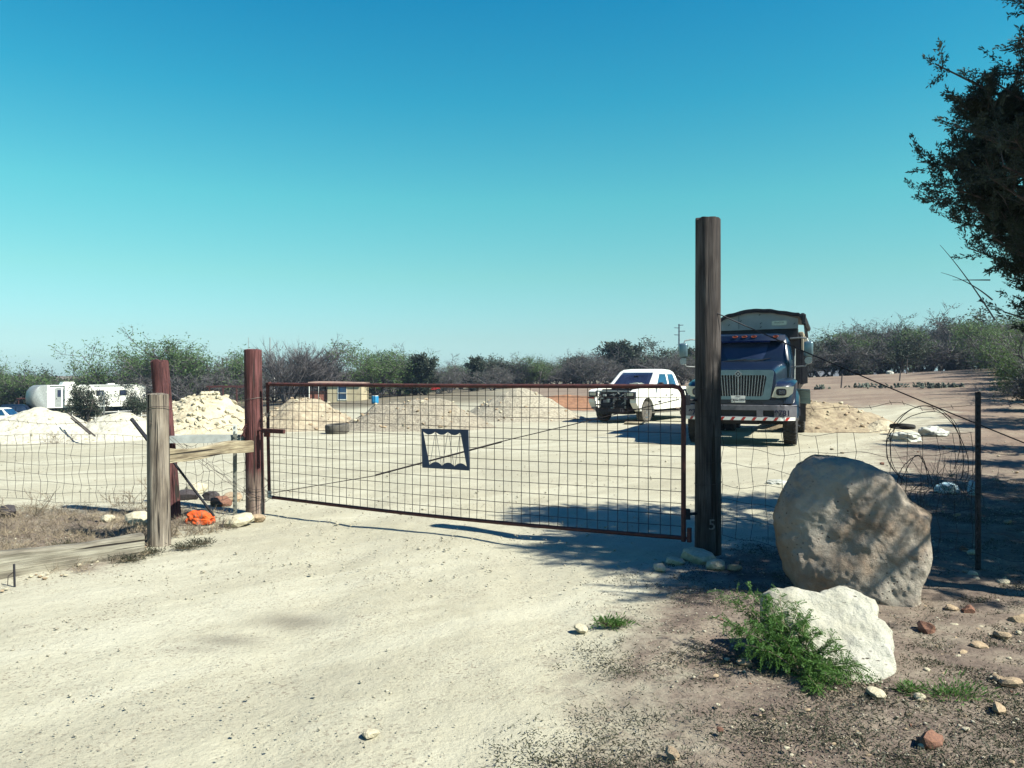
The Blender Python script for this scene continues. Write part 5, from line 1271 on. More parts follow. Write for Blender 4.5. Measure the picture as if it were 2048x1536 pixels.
def dump_truck():
    yaw = math.radians(22); C = Vector((5.54, 18.93, 0)); C.z = zf(C.x, C.y)
    T = thing('dump_truck', 'navy dump truck with tarped body and number 9781 on its bumper', 'truck', C, -yaw)
    # wheels
    wheel(T, (1.08, 0, .52), .52, .30, side=1, rim_mat='chrome', lugs=10); wheel(T, (-1.08, 0, .52), .52, .30, side=-1, rim_mat='chrome', lugs=10)
    for y in (4.7, 6.05):
        for sx_ in (1, -1):
            wheel(T, (sx_ * 1.13, y, .52), .52, .27, side=sx_, rim_mat='chrome', lugs=10); wheel(T, (sx_ * .82, y, .52), .52, .27, side=sx_, rim_mat='galv', lugs=10)
    # bumper: one plate with slots
    bz0, bz1, sl0, sl1 = .64, .95, .69, .83
    prs = [(-1.22, -1.08, -.10), (-1.08, -.78, -.02), (-.78, -.54, 0), (-.54, -.40, 0), (-.40, .40, 0), (.40, .54, 0), (.54, .78, 0), (.78, 1.08, -.02), (1.08, 1.22, -.10)]
    mb = MB(); yb = -1.0
    def curve(x): return yb + 0.0 + max(0, abs(x) - .85) ** 2 * 1.7
    xs = [-1.25, -1.12, -1.0, -.85, -.78, -.54, -.40, .40, .54, .78, .85, 1.0, 1.12, 1.25]
    for a, b in zip(xs, xs[1:]):
        hole = (a, b) in ((-.78, -.54), (-.40, .40), (.54, .78))
        for (z0, z1) in (((bz0, sl0), (sl1, bz1)) if hole else ((bz0, bz1),)):
            mb.loft([[(x, curve(x), z0), (x, curve(x) + .05, z0), (x, curve(x) + .05, z1 - .0), (x, curve(x) + .012, z1), (x, curve(x), z1 - .012)] for x in (a, b)])
    bp = mb.build('bumper', M['bumper'], T)
    for x, wd in ((-.66, .24), (0, .80), (.66, .24)): MB().box((x, yb + .07, (sl0 + sl1) / 2), (wd + .03, .02, sl1 - sl0 + .03)).build('slot_backing', M['black'], bp)
    xs2 = np.linspace(-1.22, 1.22, 25)
    MB().loft([[(x, curve(x) - .006, .60), (x, curve(x) + .03, .60), (x, curve(x) + .03, .675), (x, curve(x) - .006, .675)] for x in xs2]).build('reflective_tape', M['plate_white'], bp)
    for k in range(10):
        x = -1.12 + .235 * k; mb = MB()
        y_ = max(curve(x), curve(x + .10)) if abs(x) < .7 else None
        pts = [(x, .602), (x + .07, .602), (x + .12, .673), (x + .05, .673)]
        mb.add([(px_, curve(px_) - .009, z_) for (px_, z_) in pts] + [(px_, curve(px_) - .004, z_) for (px_, z_) in pts], [(0, 1, 2, 3), (4, 7, 6, 5), (0, 4, 5, 1), (1, 5, 6, 2), (2, 6, 7, 3), (3, 7, 4, 0)])
        mb.build('red_stripe', M['red_lens'], bp)
    me = text_mesh('9781', .17, M['ink'], .003, bold=.006); o = obj('number', me, bp, (.955, curve(.95) - .012, .765), (math.radians(90), 0, math.radians(6)))
    me = text_mesh('9781', .17, M['ink'], .003, bold=.006); obj('number', me, bp, (-.955, curve(.95) - .012, .765), (math.radians(90), 0, math.radians(-6)))
    # number plate
    pl = MB().box((0, yb - .03, 1.08), (.31, .008, .155), None, .003).build('number_plate', M['plate_white'], T)
    obj('plate_letters', text_mesh('RWG-5857', .072, M['ink'], .001), pl, (0, yb - .036, 1.065), (math.radians(90), 0, 0))
    obj('plate_letters', text_mesh('TEXAS', .034, M['ink'], .001), pl, (0, yb - .036, 1.138), (math.radians(90), 0, 0))
    # hood and front sheet metal
    def sec(y, w, z0, z1, r):
        return [(px_, y, pz_) for (px_, pz_) in rrect(w, z1 - z0, r, 5, 0, (z0 + z1) / 2)]
    MB().loft([sec(-.93, 1.50, .96, 1.68, .10), sec(-.90, 1.62, .95, 1.76, .12), sec(-.4, 1.78, .95, 1.86, .16), sec(.25, 1.95, .95, 1.95, .18), sec(.42, 1.98, .95, 1.97, .18)]).build('hood', M['navy'], T, 50)
    for s in (1, -1):
        fd = MB(); arc = [( .66 * math.cos(a), .52 + .66 * math.sin(a)) for a in np.linspace(math.radians(200), math.radians(-10), 20)]
        arc_in = [(.58 * math.cos(a), .52 + .58 * math.sin(a)) for a in np.linspace(math.radians(200), math.radians(-10), 20)]
        # wing: from the hood side out to the tyre
        secs = []
        for a in np.linspace(math.radians(168), math.radians(12), 22):
            cy_, cz_ = math.cos(a), math.sin(a)
            ro, ri_ = .74 + .04 * math.sin(a), .60
            secs.append([(s * .80, ri_ * cy_, .52 + ri_ * cz_), (s * 1.25, ri_ * cy_, .52 + ri_ * cz_), (s * 1.28, (ri_ + .05) * cy_, .52 + (ri_ + .05) * cz_), (s * 1.22, ro * cy_, .52 + ro * cz_), (s * 1.05, (ro + .03) * cy_, .52 + (ro + .03) * cz_), (s * .80, (ro + .03) * cy_, .52 + (ro + .03) * cz_)])
        fd.loft(secs); fd.build('fender', M['navy'], T, 50)
        # nose between grille and fender, carries the lamp
        MB().loft([[(s * .70, y, .96), (s * x1, y, .98), (s * x1, y, z1 - .06), (s * (x1 - .08), y, z1), (s * .70, y, z1 + .05)] for (y, x1, z1) in ((-.90, .98, 1.36), (-.80, 1.12, 1.42), (-.55, 1.20, 1.48), (-.2, 1.22, 1.52), (.4, 1.22, 1.55))]).build('nose_panel', M['navy'], T, 50)
        hl = MB(); poly = [(s * .72, 1.13), (s * .86, 1.11), (s * 1.08, 1.14), (s * 1.17, 1.22), (s * 1.19, 1.37), (s * .80, 1.365)]
        if s < 0: poly = poly[::-1]
        hb = MB(); hb.prism(poly, 'Y', -.955, -.80); h_ = hb.build('headlight', M['lens'], T)
        MB().prism(rrect(.22, .155, .05, 4, s * .93, 1.245), 'Y', -.962, -.90).build('lamp_housing', M['black'], h_)
        MB().prism(rrect(.145, .10, .03, 4, s * .945, 1.245), 'Y', -.968, -.92).build('lamp_lens', M['glass'], h_)
        lf = MB()
        for k in range(4): lf.box((s * .945, -.970, 1.215 + .02 * k), (.13, .004, .005))
        lf.build('lamp_ribs', M['chrome'], h_)
    # grille
    def trap(wt, wb, z0, z1, r=.07):
        P = []
        for (cx_, cz_, a0) in ((wt - r, z1 - r, 0), (-wt + r, z1 - r, 90), (-wb + r, z0 + r, 180), (wb - r, z0 + r, 270)):
            for k in range(6):
                a = math.radians(a0 + 18 * k); P.append((cx_ + r * math.cos(a), cz_ + r * math.sin(a)))
        return P
    g = MB(); g.ring(trap(.77, .70, 1.07, 1.745), trap(.615, .545, 1.145, 1.625, .06), 'Y', -1.005, -.92); gf = g.build('grille', M['silver'], T, 40)
    MB().prism(trap(.64, .57, 1.12, 1.65), 'Y', -.96, -.94).build('grille_backing', M['black'], gf)
    for k in range(-9, 10):
        if k == 0: continue
        xt, xb = k * .064, k * .057
        MB().loft([[(xb - .008, -.99, 1.14), (xb + .008, -.99, 1.14), (xb + .008, -.962, 1.14), (xb - .008, -.962, 1.14)], [(xt - .008, -.99, 1.63), (xt + .008, -.99, 1.63), (xt + .008, -.962, 1.63), (xt - .008, -.962, 1.63)]]).build('grille_bar', M['chrome'], gf)
    MB().box((0, -.99, 1.375), (.034, .04, .47), None, .006).build('grille_bar', M['chrome'], gf)
    di = lambda k: [(0, 1.655 + k), (-k, 1.655), (0, 1.655 - k), (k, 1.655)]
    em = MB(); em.ring(di(.088), di(.058), 'Y', -1.025, -.99); eo = em.build('emblem', M['chrome'], gf)
    MB().prism(di(.062), 'Y', -1.012, -.992).build('emblem_field', M['ink'], eo)
    MB().prism(di(.034), 'Y', -1.018, -1.0).build('emblem_core', M['chrome'], eo)
    MB().box((0, -.93, 1.0), (1.9, .06, .12)).build('valance', M['navy'], T)
    # cab
    def csec(z, hw, y0, y1, r): return [(px_, py_, z) for (px_, py_) in rrect(2 * hw, y1 - y0, r, 5, 0, (y0 + y1) / 2)]
    MB().loft([csec(.95, 1.05, .45, 1.95, .12), csec(1.9, 1.08, .42, 1.95, .14), csec(2.0, 1.07, .44, 1.95, .14), csec(2.5, .99, .66, 1.93, .16), csec(2.62, .93, .74, 1.90, .18), csec(2.66, .80, .85, 1.8, .18)]).build('cab', M['navy'], T, 45)
    ws = MB()
    def wpt(u, v): # windshield surface, slightly bowed
        hw = 1.0 - .09 * v; z = 1.93 + .55 * v; y = .395 + .215 * v + .10 * u * u
        return (u * hw, y, z)
    ws.sheet([[wpt(u, v) for u in np.linspace(-.97, .97, 13)] for v in np.linspace(0.02, 1, 6)])
    wso = ws.build('windshield', M['glass'], T, 60)
    wso.modifiers.new('thick', 'SOLIDIFY').thickness = .012
    MB().tube([wpt(u, 0.02) for u in np.linspace(-.97, .97, 9)], .018, 6).build('windshield_seal', M['galv'], T)
    for (a, b) in (((-.55, .06), (.05, .16)), ((.12, .06), (.62, .20))):
        p, q = Vector(wpt(*a)) + Vector((0, -.03, 0)), Vector(wpt(*b)) + Vector((0, -.025, 0)); MB().tube([p, q], .009, 5).build('wiper', M['black'], T)
    for s in (1, -1):
        sw = MB().sheet([[(s * (1.083 - .075 * max(0, (z - 2.0) / .5)), y + .2 * (z - 2.0) * (1 if y < 1 else 0), z) for y in (.66, 1.0, 1.35)] for z in (2.0, 2.25, 2.46)]).build('side_window', M['glass_blue'], T)
        sw.modifiers.new('thick', 'SOLIDIFY').thickness = .012
        MB().tube([(s * 1.14, .56, 1.35), (s * 1.15, .56, 2.1)], .016, 6).tube([(s * 1.12, 1.42, 1.3), (s * 1.13, 1.42, 2.3)], .014, 6).build('grab_bar', M['galv'], T)
        mr = MB().box((s * 1.47, .34, 2.25), (.21, .12, .37), None, .05).build('mirror', M['silver'], T, 50)
        MB().box((s * 1.47, .405, 2.25), (.17, .006, .32)).build('mirror_glass', M['glass_blue'], mr)
        MB().lathe([(0, .085), (.04, .088), (.085, .06), (.10, .01)], 18, 'Y', (s * 1.47, .30, 1.98)).build('convex_mirror', M['chrome'], T, 60)
        MB().tube([(s * 1.05, .62, 2.52), (s * 1.30, .45, 2.53), (s * 1.44, .38, 2.50), (s * 1.47, .36, 2.40)], .018, 6).tube([(s * 1.09, .60, 1.83), (s * 1.40, .40, 1.85), (s * 1.47, .36, 1.95)], .016, 6).build('mirror_arm', M['galv'], T)
    vz = MB(); vz.loft([[(x, .40 + .20 * x * x - .03, 2.47), (x, .62 + .1 * x * x, 2.52), (x, .62 + .1 * x * x, 2.63), (x, .43 + .20 * x * x, 2.60)] for x in np.linspace(-.93, .93, 13)]); vz.build('sun_visor', M['navy'], T, 40)
    for x in (-.72, -.22, 0.0, .22, .72):
        yv = .41 + .20 * x * x; MB().lathe([(0, .005), (-.035, .03), (-.05, .045), (.0, .05)], 12, 'Y', (0, 0, 0)).build('marker_light', M['amber'], T).matrix_local = Matrix.Translation((x, yv - .0, 2.575)) @ Matrix.Diagonal((1.35, .8, .55, 1))
    # under-body
    MB().box((.45, 2.9, .82), (.09, 7.6, .26)).box((-.45, 2.9, .82), (.09, 7.6, .26)).box((0, 0, .55), (1.9, .16, .16)).box((0, -.5, .62), (.8, .1, .2)).box((0, .2, .72), (.8, .9, .5)).build('chassis', M['black'], T)
    for s in (1, -1):
        MB().box((s * 1.0, 1.25, .68), (.42, 1.2, .5), None, .08).box((s * 1.2, .95, .38), (.12, .4, .04)).build('step_tank', M['black'], T)
        # bent plastic quarter fender behind the front wheel
        MB().loft([[(s * 1.12, y, z), (s * 1.50, y, z - .03), (s * 1.50, y, z - .055), (s * 1.12, y, z - .025)] for (y, z) in ((.50, 1.32), (.75, 1.28), (.93, 1.12), (1.0, .98))]).build('mudguard', M['silver'], T)
        MB().tube([(s * .78, 1.98, .9), (s * .78, 1.98, 2.9)], .065, 12).build('exhaust_stack', M['chrome'], T, 60)
    for s in (1, -1):
        for y in (4.0, 6.75): MB().box((s * 1.0, y, .72), (.62, .02, .75)).build('mudflap', M['black'], T)
    # dump body
    bx = MB(); y0, y1, z0, z1 = 2.25, 7.0, 1.2, 2.72
    bx.loft([[(-1.05, y, z0), (1.05, y, z0), (1.22, y, z0 + .25), (1.22, y, z1), (1.16, y, z1), (1.16, y, z0 + .3), (-1.16, y, z0 + .3), (-1.16, y, z1), (-1.22, y, z1), (-1.22, y, z0 + .25)] for y in (y0, y1)])
    bo = bx.build('dump_body', M['dark_steel'], T)
    MB().box((0, y0 + .02, 2.0), (2.36, .06, 1.5)).build('front_wall', M['black'], bo)
    for s in (1, -1):
        for y in np.linspace(y0 + .1, y1 - .1, 8): MB().box((s * 1.25, y, 2.05), (.07, .09, 1.3)).build('side_rib', M['dark_steel'], bo)
        MB().box((s * 1.275, (y0 + y1) / 2, 2.48), (.05, y1 - y0, .42)).build('side_board', M['tan_box'], bo)
        MB().box((s * 1.24, (y0 + y1) / 2, z1), (.12, y1 - y0, .1), None, .02).build('top_rail', M['tan_box'], bo)
    MB().box((0, 1.98, 2.70), (2.36, .42, .26)).build('cab_shield', M['black'], T)
    # tarp housing in front, and the tarp
    pan = [(-1.19, 2.80), (1.19, 2.83), (1.19, 3.08), (.52, 3.27), (-.25, 3.29), (-.62, 3.22), (-1.19, 2.86)]
    po = MB().prism(pan, 'Y', 1.72, 1.76).build('wind_deflector', M['grey_panel'], T)
    for (x, z) in ((-.52, 2.95), (-.22, 3.22), (-.22, 3.05), (.25, 3.2), (.28, 2.98), (.28, 2.88), (1.1, 2.95)):
        MB().box((x, 1.712, z), (.05, .012, .014), Matrix.Rotation(-.8, 4, 'Y')).build('bolt', M['black'], po)
    MB().box((-.27, 1.716, 3.06), (.008, .008, .44)).build('seam', M['dark_steel'], po)
    lb = MB().box((.73, 1.714, 2.975), (.36, .006, .115)).build('maker_label', M['lens'], po)
    obj('label_lettering', text_mesh('ShurCraft', .06, M['ink'], .001), lb, (.73, 1.709, 2.985), (math.radians(90), 0, 0))
    tz = lambda x, y: float(np.interp(x, [-1.32, -1.22, -.95, -.55, -.05, .5, .95, 1.25, 1.34], [2.62, 2.86, 2.99, 3.24, 3.36, 3.33, 3.27, 3.22, 3.0])) + .014 * math.sin(5 * x + 1.7 * y) * math.cos(2.3 * y) - .006 * math.sin(17 * x + 5 * y)
    tp = MB(); tp.sheet([[(x, y, tz(x, y) - (.10 if k == 0 else 0)) for x in np.linspace(-1.32, 1.34, 40)] for k, y in enumerate([1.66, 1.665] + list(np.linspace(1.9, 7.0, 26)))])
    to_ = tp.build('tarp', M['tarp'], T, 70); to_.modifiers.new('thick', 'SOLIDIFY').thickness = .012
    rl = MB(); rl.tube([(1.30, y, 3.12 + .015 * math.sin(5 * y)) for y in np.linspace(1.6, 7.0, 12)], .075, 10); rl.build('tarp_roll', M['tarp'], T, 60)
    MB().box((1.33, 1.62, 3.05), (.10, .10, .26), None, .02).box((1.36, 1.63, 2.93), (.07, .14, .08), None, .02).build('tarp_motor', M['black'], T)
    for y in (2.6, 3.6, 4.6, 5.6): MB().tube([(1.3, y, 3.05), (1.33, y + .05, 2.7), (1.29, y, 2.4)], .012, 5).build('tarp_strap', M['black'], T)
    # steering wheel and dash clutter behind the glass
    MB().tube([(.42 + .2 * math.cos(a), .80 + .08 * math.sin(a), 2.02 + .17 * math.sin(a)) for a in np.linspace(0, 6.28, 20)], .014, 5).build('steering_wheel', M['black'], T)
dump_truck()

M['bag_clear'] = pm('clear_plastic', (0.36, 0.38, 0.33), (0.20, 0.22, 0.18), 7, 0.3, 0, 0.4)
def pickup():
    yaw = math.radians(37); a = G(1288, 845)
    # front wheel on the sunlit side is at local (.82, .95)
    c_, s_ = math.cos(-yaw), math.sin(-yaw)
    O = Vector((a.x - (.80 * c_ - .95 * s_), a.y - (.80 * s_ + .95 * c_), a.z))
    T = thing('pickup_truck', 'white extended cab pickup with its front end stripped bare', 'truck', O, -yaw)
    for s in (1, -1):
        wheel(T, (s * .80, .95, .37), .37, .26, side=s, rim_mat='chrome', tyre_mat='rubber_dusty', lugs=6, tread=30); wheel(T, (s * .80, 4.45, .37), .37, .26, side=s, rim_mat='chrome', tyre_mat='rubber_dusty', lugs=6, tread=30)
    def arch(y, r, z, a0=180, a1=0, n=12): return [(y + r * math.cos(math.radians(t)), z + r * math.sin(math.radians(t))) for t in np.linspace(a0, a1, n)]
    # cab lower and doors
    side = [(1.42, .42), (3.62, .42), (3.62, 1.13), (1.42, 1.10)]
    for s in (1, -1):
        MB().loft([[(s * .55, y, z0), (s * .93, y, z0), (s * .965, y, (z0 + z1) / 2 + .1), (s * .93, y, z1), (s * .55, y, z1)] for (y, z0, z1) in ((1.42, .44, 1.22), (2.2, .44, 1.23), (3.62, .46, 1.24))]).build('body_side', M['white'], T, 40)
        # front fender with wheel arch
        fp = [(.12, .70)] + [(.12, 1.08), (.3, 1.15), (1.42, 1.22), (1.42, .44)] + arch(.95, .47, .40, 0, 180, 14)[0:14] + [(.30, .52)]
        MB().prism(fp, 'X', s * .70, s * .945).build('front_fender', M['white'], T)
        # bed side
        bp_ = [(3.64, .54), (3.64, 1.24), (5.55, 1.22), (5.55, .60)] + arch(4.45, .46, .42, 0, 180, 14)
        MB().prism(bp_, 'X', s * .80, s * .955).build('bed_side', M['white'], T)
        for y in (1.60, 2.62): MB().box((s * .97, y + .75 if y < 2 else y + .2, .94), (.03, .14, .035), None, .01).build('door_handle', M['black'], T)
        MB().box((s * .968, 1.85, .72), (.012, .22, .04)).build('badge', M['dark_steel'], T)
        for y in (1.50, 2.58, 3.20): MB().box((s * .966, y, .76), (.006, .012, .60)).build('door_gap', M['black'], T)
    MB().box((0, 2.5, .62), (1.5, 2.2, .45)).build('cabin_floor', M['black'], T)
    MB().box((0, 4.6, .72), (1.62, 1.9, .08)).box((0, 5.52, .85), (1.75, .06, .55)).box((0, 3.70, .9), (1.7, .05, .48)).build('bed', M['white'], T)
    # greenhouse
    gh = []
    for (z, hw, ya, yb_) in ((1.20, .92, 1.34, 3.60), (1.36, .90, 1.54, 3.56), (1.64, .83, 1.88, 3.44), (1.77, .79, 2.03, 3.34), (1.85, .70, 2.16, 3.22), (1.88, .5, 2.36, 3.0)):
        gh.append([(px_, py_, z) for (px_, py_) in rrect(2 * hw, yb_ - ya, .09, 5, 0, (ya + yb_) / 2)])
    MB().loft(gh).build('cab_roof', M['white'], T, 50)
    def gy(z): return float(np.interp(z, [1.20, 1.36, 1.64, 1.77], [1.34, 1.54, 1.88, 2.03]))
    def ghw(z): return float(np.interp(z, [1.20, 1.36, 1.64, 1.77], [.92, .90, .83, .79]))
    w_ = MB().sheet([[(u * (ghw(z) - .035), gy(z) - .022 + .045 * u ** 4, z) for u in np.linspace(-1, 1, 9)] for z in np.linspace(1.22, 1.75, 6)]).build('windshield', M['glass'], T, 60)
    w_.modifiers.new('thick', 'SOLIDIFY').thickness = .01
    MB().box((.05, 1.80, 1.60), (.20, .03, .06), None, .015).build('rear_view_mirror', M['black'], T)
    for s in (1, -1):
        for (ya, yb_, sl) in ((1.66, 2.55, .42), (2.68, 3.28, 0.0)):
            g = []
            for z in np.linspace(1.26, 1.70, 4):
                f = (z - 1.26) / .44; y0 = ya + sl * f + (.04 * f if not sl else 0); y1 = yb_ - .14 * f * (0 if sl else 1)
                g.append([(s * (ghw(z) + .014), y, z) for y in np.linspace(y0, y1, 4)])
            q = MB().sheet(g).build('side_window', M['glass_blue'], T); q.modifiers.new('thick', 'SOLIDIFY').thickness = .012
        mm = MB().box((s * 1.10, 1.66, 1.32), (.20, .10, .16), None, .04).build('door_mirror', M['black'], T, 50)
    rw = MB().sheet([[(x, 3.60 - (z - 1.20) * .42 + .02, z) for x in np.linspace(-.6, .6, 4)] for z in (1.28, 1.5, 1.7)]).build('rear_window', M['glass'], T); rw.modifiers.new('thick', 'SOLIDIFY').thickness = .01
    # stripped front: engine bay, radiator support, hanging lamps
    MB().box((0, .95, .78), (1.38, .9, .62)).box((0, .55, .42), (1.1, .5, .25)).build('engine_bay', M['black'], T)
    MB().box((0, 1.0, 1.13), (1.36, .75, .05)).build('engine_cover', M['black'], T)
    MB().box((0, .16, 1.09), (1.35, .05, .05), None, .01).box((-.50, .16, .80), (.05, .05, .6), None, .01).box((.50, .16, .80), (.05, .05, .6), None, .01).box((.05, .14, .78), (.03, .04, .45)).build('radiator_support', M['galv'], T)
    rd = MB(); rd.box((-.22, .22, .76), (.5, .05, .45)).box((.28, .22, .76), (.4, .05, .45)).build('radiator', M['dark_steel'], T)
    re_ = random.Random(8)
    for k in range(26):
        x, z = re_.uniform(-.68, .68), re_.uniform(.38, 1.06)
        dv = Vector((re_.uniform(-.25, .25), re_.uniform(-.05, .05), re_.uniform(-.18, .18)))
        MB().tube([(x, .12, z), Vector((x, .07, z)) + dv * .5, Vector((x, .11, z)) + dv], re_.uniform(.01, .025), 6).build('hose', M[re_.choice(['galv', 'black', 'dark_steel', 'bumper'])], T)
    for k in range(9):
        x, z = re_.uniform(-.6, .6), re_.uniform(.4, .95)
        MB().box((x, .10, z), (re_.uniform(.06, .16), .08, re_.uniform(.05, .13)), None, .01).build('engine_part', M[re_.choice(['galv', 'black', 'bumper'])], T)
    for s in (1, -1):
        h_ = MB().box((s * .74, .10, .98), (.34, .10, .17), None, .02).build('headlight', M['dark_steel'], T)
        MB().box((s * .74, .045, .99), (.24, .012, .10), None, .004).build('lamp_lens', M['lens'], h_)
        MB().box((s * .80, .05, .86), (.22, .06, .06), None, .01).build('turn_signal', M['red_lens'] if s < 0 else M['black'], T)
        MB().box((s * .45, .0, .46), (.08, .35, .12)).build('frame_horn', M['black'], T)
    MB().box((0, -.08, .44), (1.05, .06, .1)).box((0, .02, .62), (1.2, .05, .05)).build('crossmember', M['dark_steel'], T)
    MB().box((.0, 2.6, .34), (1.7, 3.6, .06)).build('underbody', M['rubber_dusty'], T)
    bag = crumple('plastic_bag', 'clear plastic bag lying on the stripped pickup cowl', 'bag', Vector((0, 0, 0)), (.36, .2, .15), M['bag_clear'], 12)
    p = T.matrix_world if False else None
    loc = Vector((.42, 1.22, 0)); bag.location = O + Vector((loc.x * c_ - loc.y * s_, loc.x * s_ + loc.y * c_, 1.24)); bag.rotation_euler = (0, 0, -yaw)
    brk = crumple('rag', 'dark folded cloth on the stripped pickup engine bay', 'cloth', Vector((0, 0, 0)), (.35, .16, .08), M['stone_dark'], 13)
    loc = Vector((-.25, 1.12, 0)); brk.location = O + Vector((loc.x * c_ - loc.y * s_, loc.x * s_ + loc.y * c_, 1.17)); brk.rotation_euler = (0, 0, -yaw)
    wd = MB().box((0, 0, .04), (.62, .24, .08), Matrix.Rotation(.12, 4, 'X'), .01).build('wooden_plank', M['plank'], None); wd.location = G(1268, 849); wd.rotation_euler = (0, 0, -.4)
    tag(wd, 'pale board lying beside the pickup front tyre', 'plank')
pickup()

# tyre lying by the soil pile, ring tyre on the sacks
def lying_tyre(label, p, r, w, mat, tilt=(0, 0, 0)):
    o = thing('old_tyre', label, 'tyre', p); o.rotation_euler = tilt
    ri = r * .6; mb = MB(); h = w / 2
    prof = [(-h * .85, ri), (-h, r * .75), (-h * .92, r * .95), (-h * .6, r), (h * .6, r), (h * .92, r * .95), (h, r * .75), (h * .85, ri), (h * .5, ri * 1.12), (-h * .5, ri * 1.12)]
    n, m = 40, len(prof); vs = [(rr_ * math.cos(2 * math.pi * k / n), rr_ * math.sin(2 * math.pi * k / n), z + h) for (z, rr_) in prof for k in range(n)]
    mb.add(vs, [(i * n + k, i * n + (k + 1) % n, ((i + 1) % m) * n + (k + 1) % n, ((i + 1) % m) * n + k) for i in range(m) for k in range(n)])
    mb.build('casing', M[mat], o, 40)
lying_tyre('big grey tyre lying flat in front of the tan soil pile', G(675, 866), .34, .26, 'rubber_dusty', (.06, -.05, 0))
p = G(1803, 868); lying_tyre('small black tyre ring propped on the white sacks', p + Vector((0, -.05, .16)), .33, .10, 'rubber', (-.16, .10, 0))
# ------------------------------------------------------------------ far yard
def travel_trailer():
    d = 83.0; a = Vector((X(62, d), d, 0)); b = Vector((X(292, 92.0), 92.0, 0)); ang = math.atan2(b.y - a.y, b.x - a.x); L = (b - a).length
    z0 = H - (818 - HOR) / F * d - .55
    T = thing('travel_trailer', 'long white travel trailer with a grey rounded nose behind the caliche piles', 'trailer', (a.x, a.y, z0), ang)
    zb, zt = .60, 3.05
    nose = [(0.0, zb + .3), (-.0, 2.0), (.12, 2.55), (.45, 2.90), (1.0, zt)]
    prof = [(1.9, zb), (L, zb), (L, zt - .1), (L - .1, zt), (1.6, zt)]
    MB().prism([(1.55, zb), (L, zb), (L, zt - .12), (L - .15, zt), (1.55, zt)], 'Y', 0, 2.4).build('body', M['white'], T)
    cap = MB(); secs = []
    for (y, ins) in ((-.0, .35), (.25, .12), (.7, .0), (1.7, .0), (2.15, .12), (2.4, .35)):
        secs.append([(1.55, y, zb), (.45 + ins, y, zb), (.05 + ins, y, zb + .55), (.0 + ins, y, 1.7), (.10 + ins, y, 2.35), (.45 + ins * .6, y, 2.80), (.95, y, zt - .03), (1.55, y, zt)])
    cap.loft(secs).build('front_cap', M['galv'], T, 60)
    MB().prism([(.75 + .03 * k * 0, 0) for k in range(1)] + [(1.0, .0), (1.9, .0), (1.9, .02), (1.0, .02)], 'Y', -.01, -.005) if False else None
    dr = MB().box((2.62, -.02, 1.75), (.62, .05, 2.0)).build('door', M['galv'], T); MB().box((2.70, -.05, 2.15), (.34, .02, .75)).build('door_window', M['glass'], dr); MB().box((2.44, -.06, 1.6), (.05, .04, .12)).build('door_handle', M['black'], dr)
    MB().box((4.6, -.22, 1.9), (2.9, .45, 2.05), None, .03).build('slide_out', M['white'], T)
    for x in (6.9, 9.4): w_ = MB().box((x, -.02, 2.15), (.8, .05, .6)).build('window', M['black'], T); MB().box((x, -.05, 2.15), (.68, .02, .48)).build('pane', M['glass'], w_)
    for k in range(3): MB().box((8.2, -.012, 1.75 + .12 * k), (.9, .02, .04)).build('stripe', M['galv'], T)
    MB().tube([(1.4 + .15 * k, -.02, 2.25 + .55 * math.sin(k / 9 * 1.57)) for k in range(10)], .03, 5).build('swoosh_trim', M['galv'], T)
    ac = MB().loft([[(3.3 + i, 1.2 - j, zt), (4.7 - i, 1.2 - j, zt)] + [(4.7 - i, 1.9, zt), (3.3 + i, 1.9, zt)] for (i, j) in ((0, .4),)] + [[(3.45, .85, zt + .34), (4.5, .85, zt + .34), (4.5, 1.8, zt + .34), (3.45, 1.8, zt + .34)]]).build('air_conditioner', M['white'], T)
    MB().tube([(1.8, -.05, zt - .05), (L - 1.5, -.05, zt - .05)], .07, 8).build('awning_roll', M['galv'], T)
    MB().box((8.5, 1.2, zt + .08), (.7, .6, .16), None, .04).build('roof_vent', M['white'], T)
    MB().box((L / 2 + .8, 1.2, zb - .08), (L - 1.8, 2.0, .18)).build('chassis', M['black'], T)
    for x in (6.6, 7.6): wheel(T, (x, .15, .36), .36, .22, side=1, tread=12)
travel_trailer()
def suv(px, d, rz, label, body, glass):
    x, y = X(px, d), d; T = thing('parked_car', label, 'car', (x, y, zf(x, y)), rz)
    MB().loft([[(x_, -.9, .35), (x_, .9, .35), (x_, .95, .75), (x_, .88, z1), (x_, -.88, z1), (x_, -.95, .75)] for (x_, z1) in ((-2.4, .95), (-2.3, 1.05), (-1.0, 1.12), (2.2, 1.12), (2.4, 1.0))]).build('body', body, T, 40)
    MB().loft([[(x0, -hw, z), (x1, -hw, z), (x1, hw, z), (x0, hw, z)] for (z, x0, x1, hw) in ((1.10, -1.1, 2.3, .86), (1.45, -.65, 2.2, .78), (1.78, -.25, 2.05, .70), (1.84, .0, 1.9, .6))]).build('cabin', body, T, 30)
    for s in (-1, 1):
        for (a, b, c, e_) in ((-.72, .45, -.30, .45), (.58, 1.35, .58, 1.35), (1.48, 2.12, 1.48, 2.02)):
            q = MB().add([(a, s * .872, 1.16), (b, s * .872, 1.16), (e_, s * .735, 1.68), (c, s * .735, 1.68)], [(0, 1, 2, 3)]).build('window', glass, T); q.modifiers.new('thick', 'SOLIDIFY').thickness = .03
    q = MB().add([(-1.02, -.74, 1.15), (-1.02, .74, 1.15), (-.36, .62, 1.72), (-.36, -.62, 1.72)], [(0, 1, 2, 3)]).build('windshield', glass, T); q.modifiers.new('thick', 'SOLIDIFY').thickness = .03
    for xx in (-1.5, 1.5):
        for s in (-1, 1):
            wq = wheel(T, (xx, s * .82, .36), .36, .24, side=s, tread=12); wq.rotation_euler = (0, 0, math.radians(90)); 
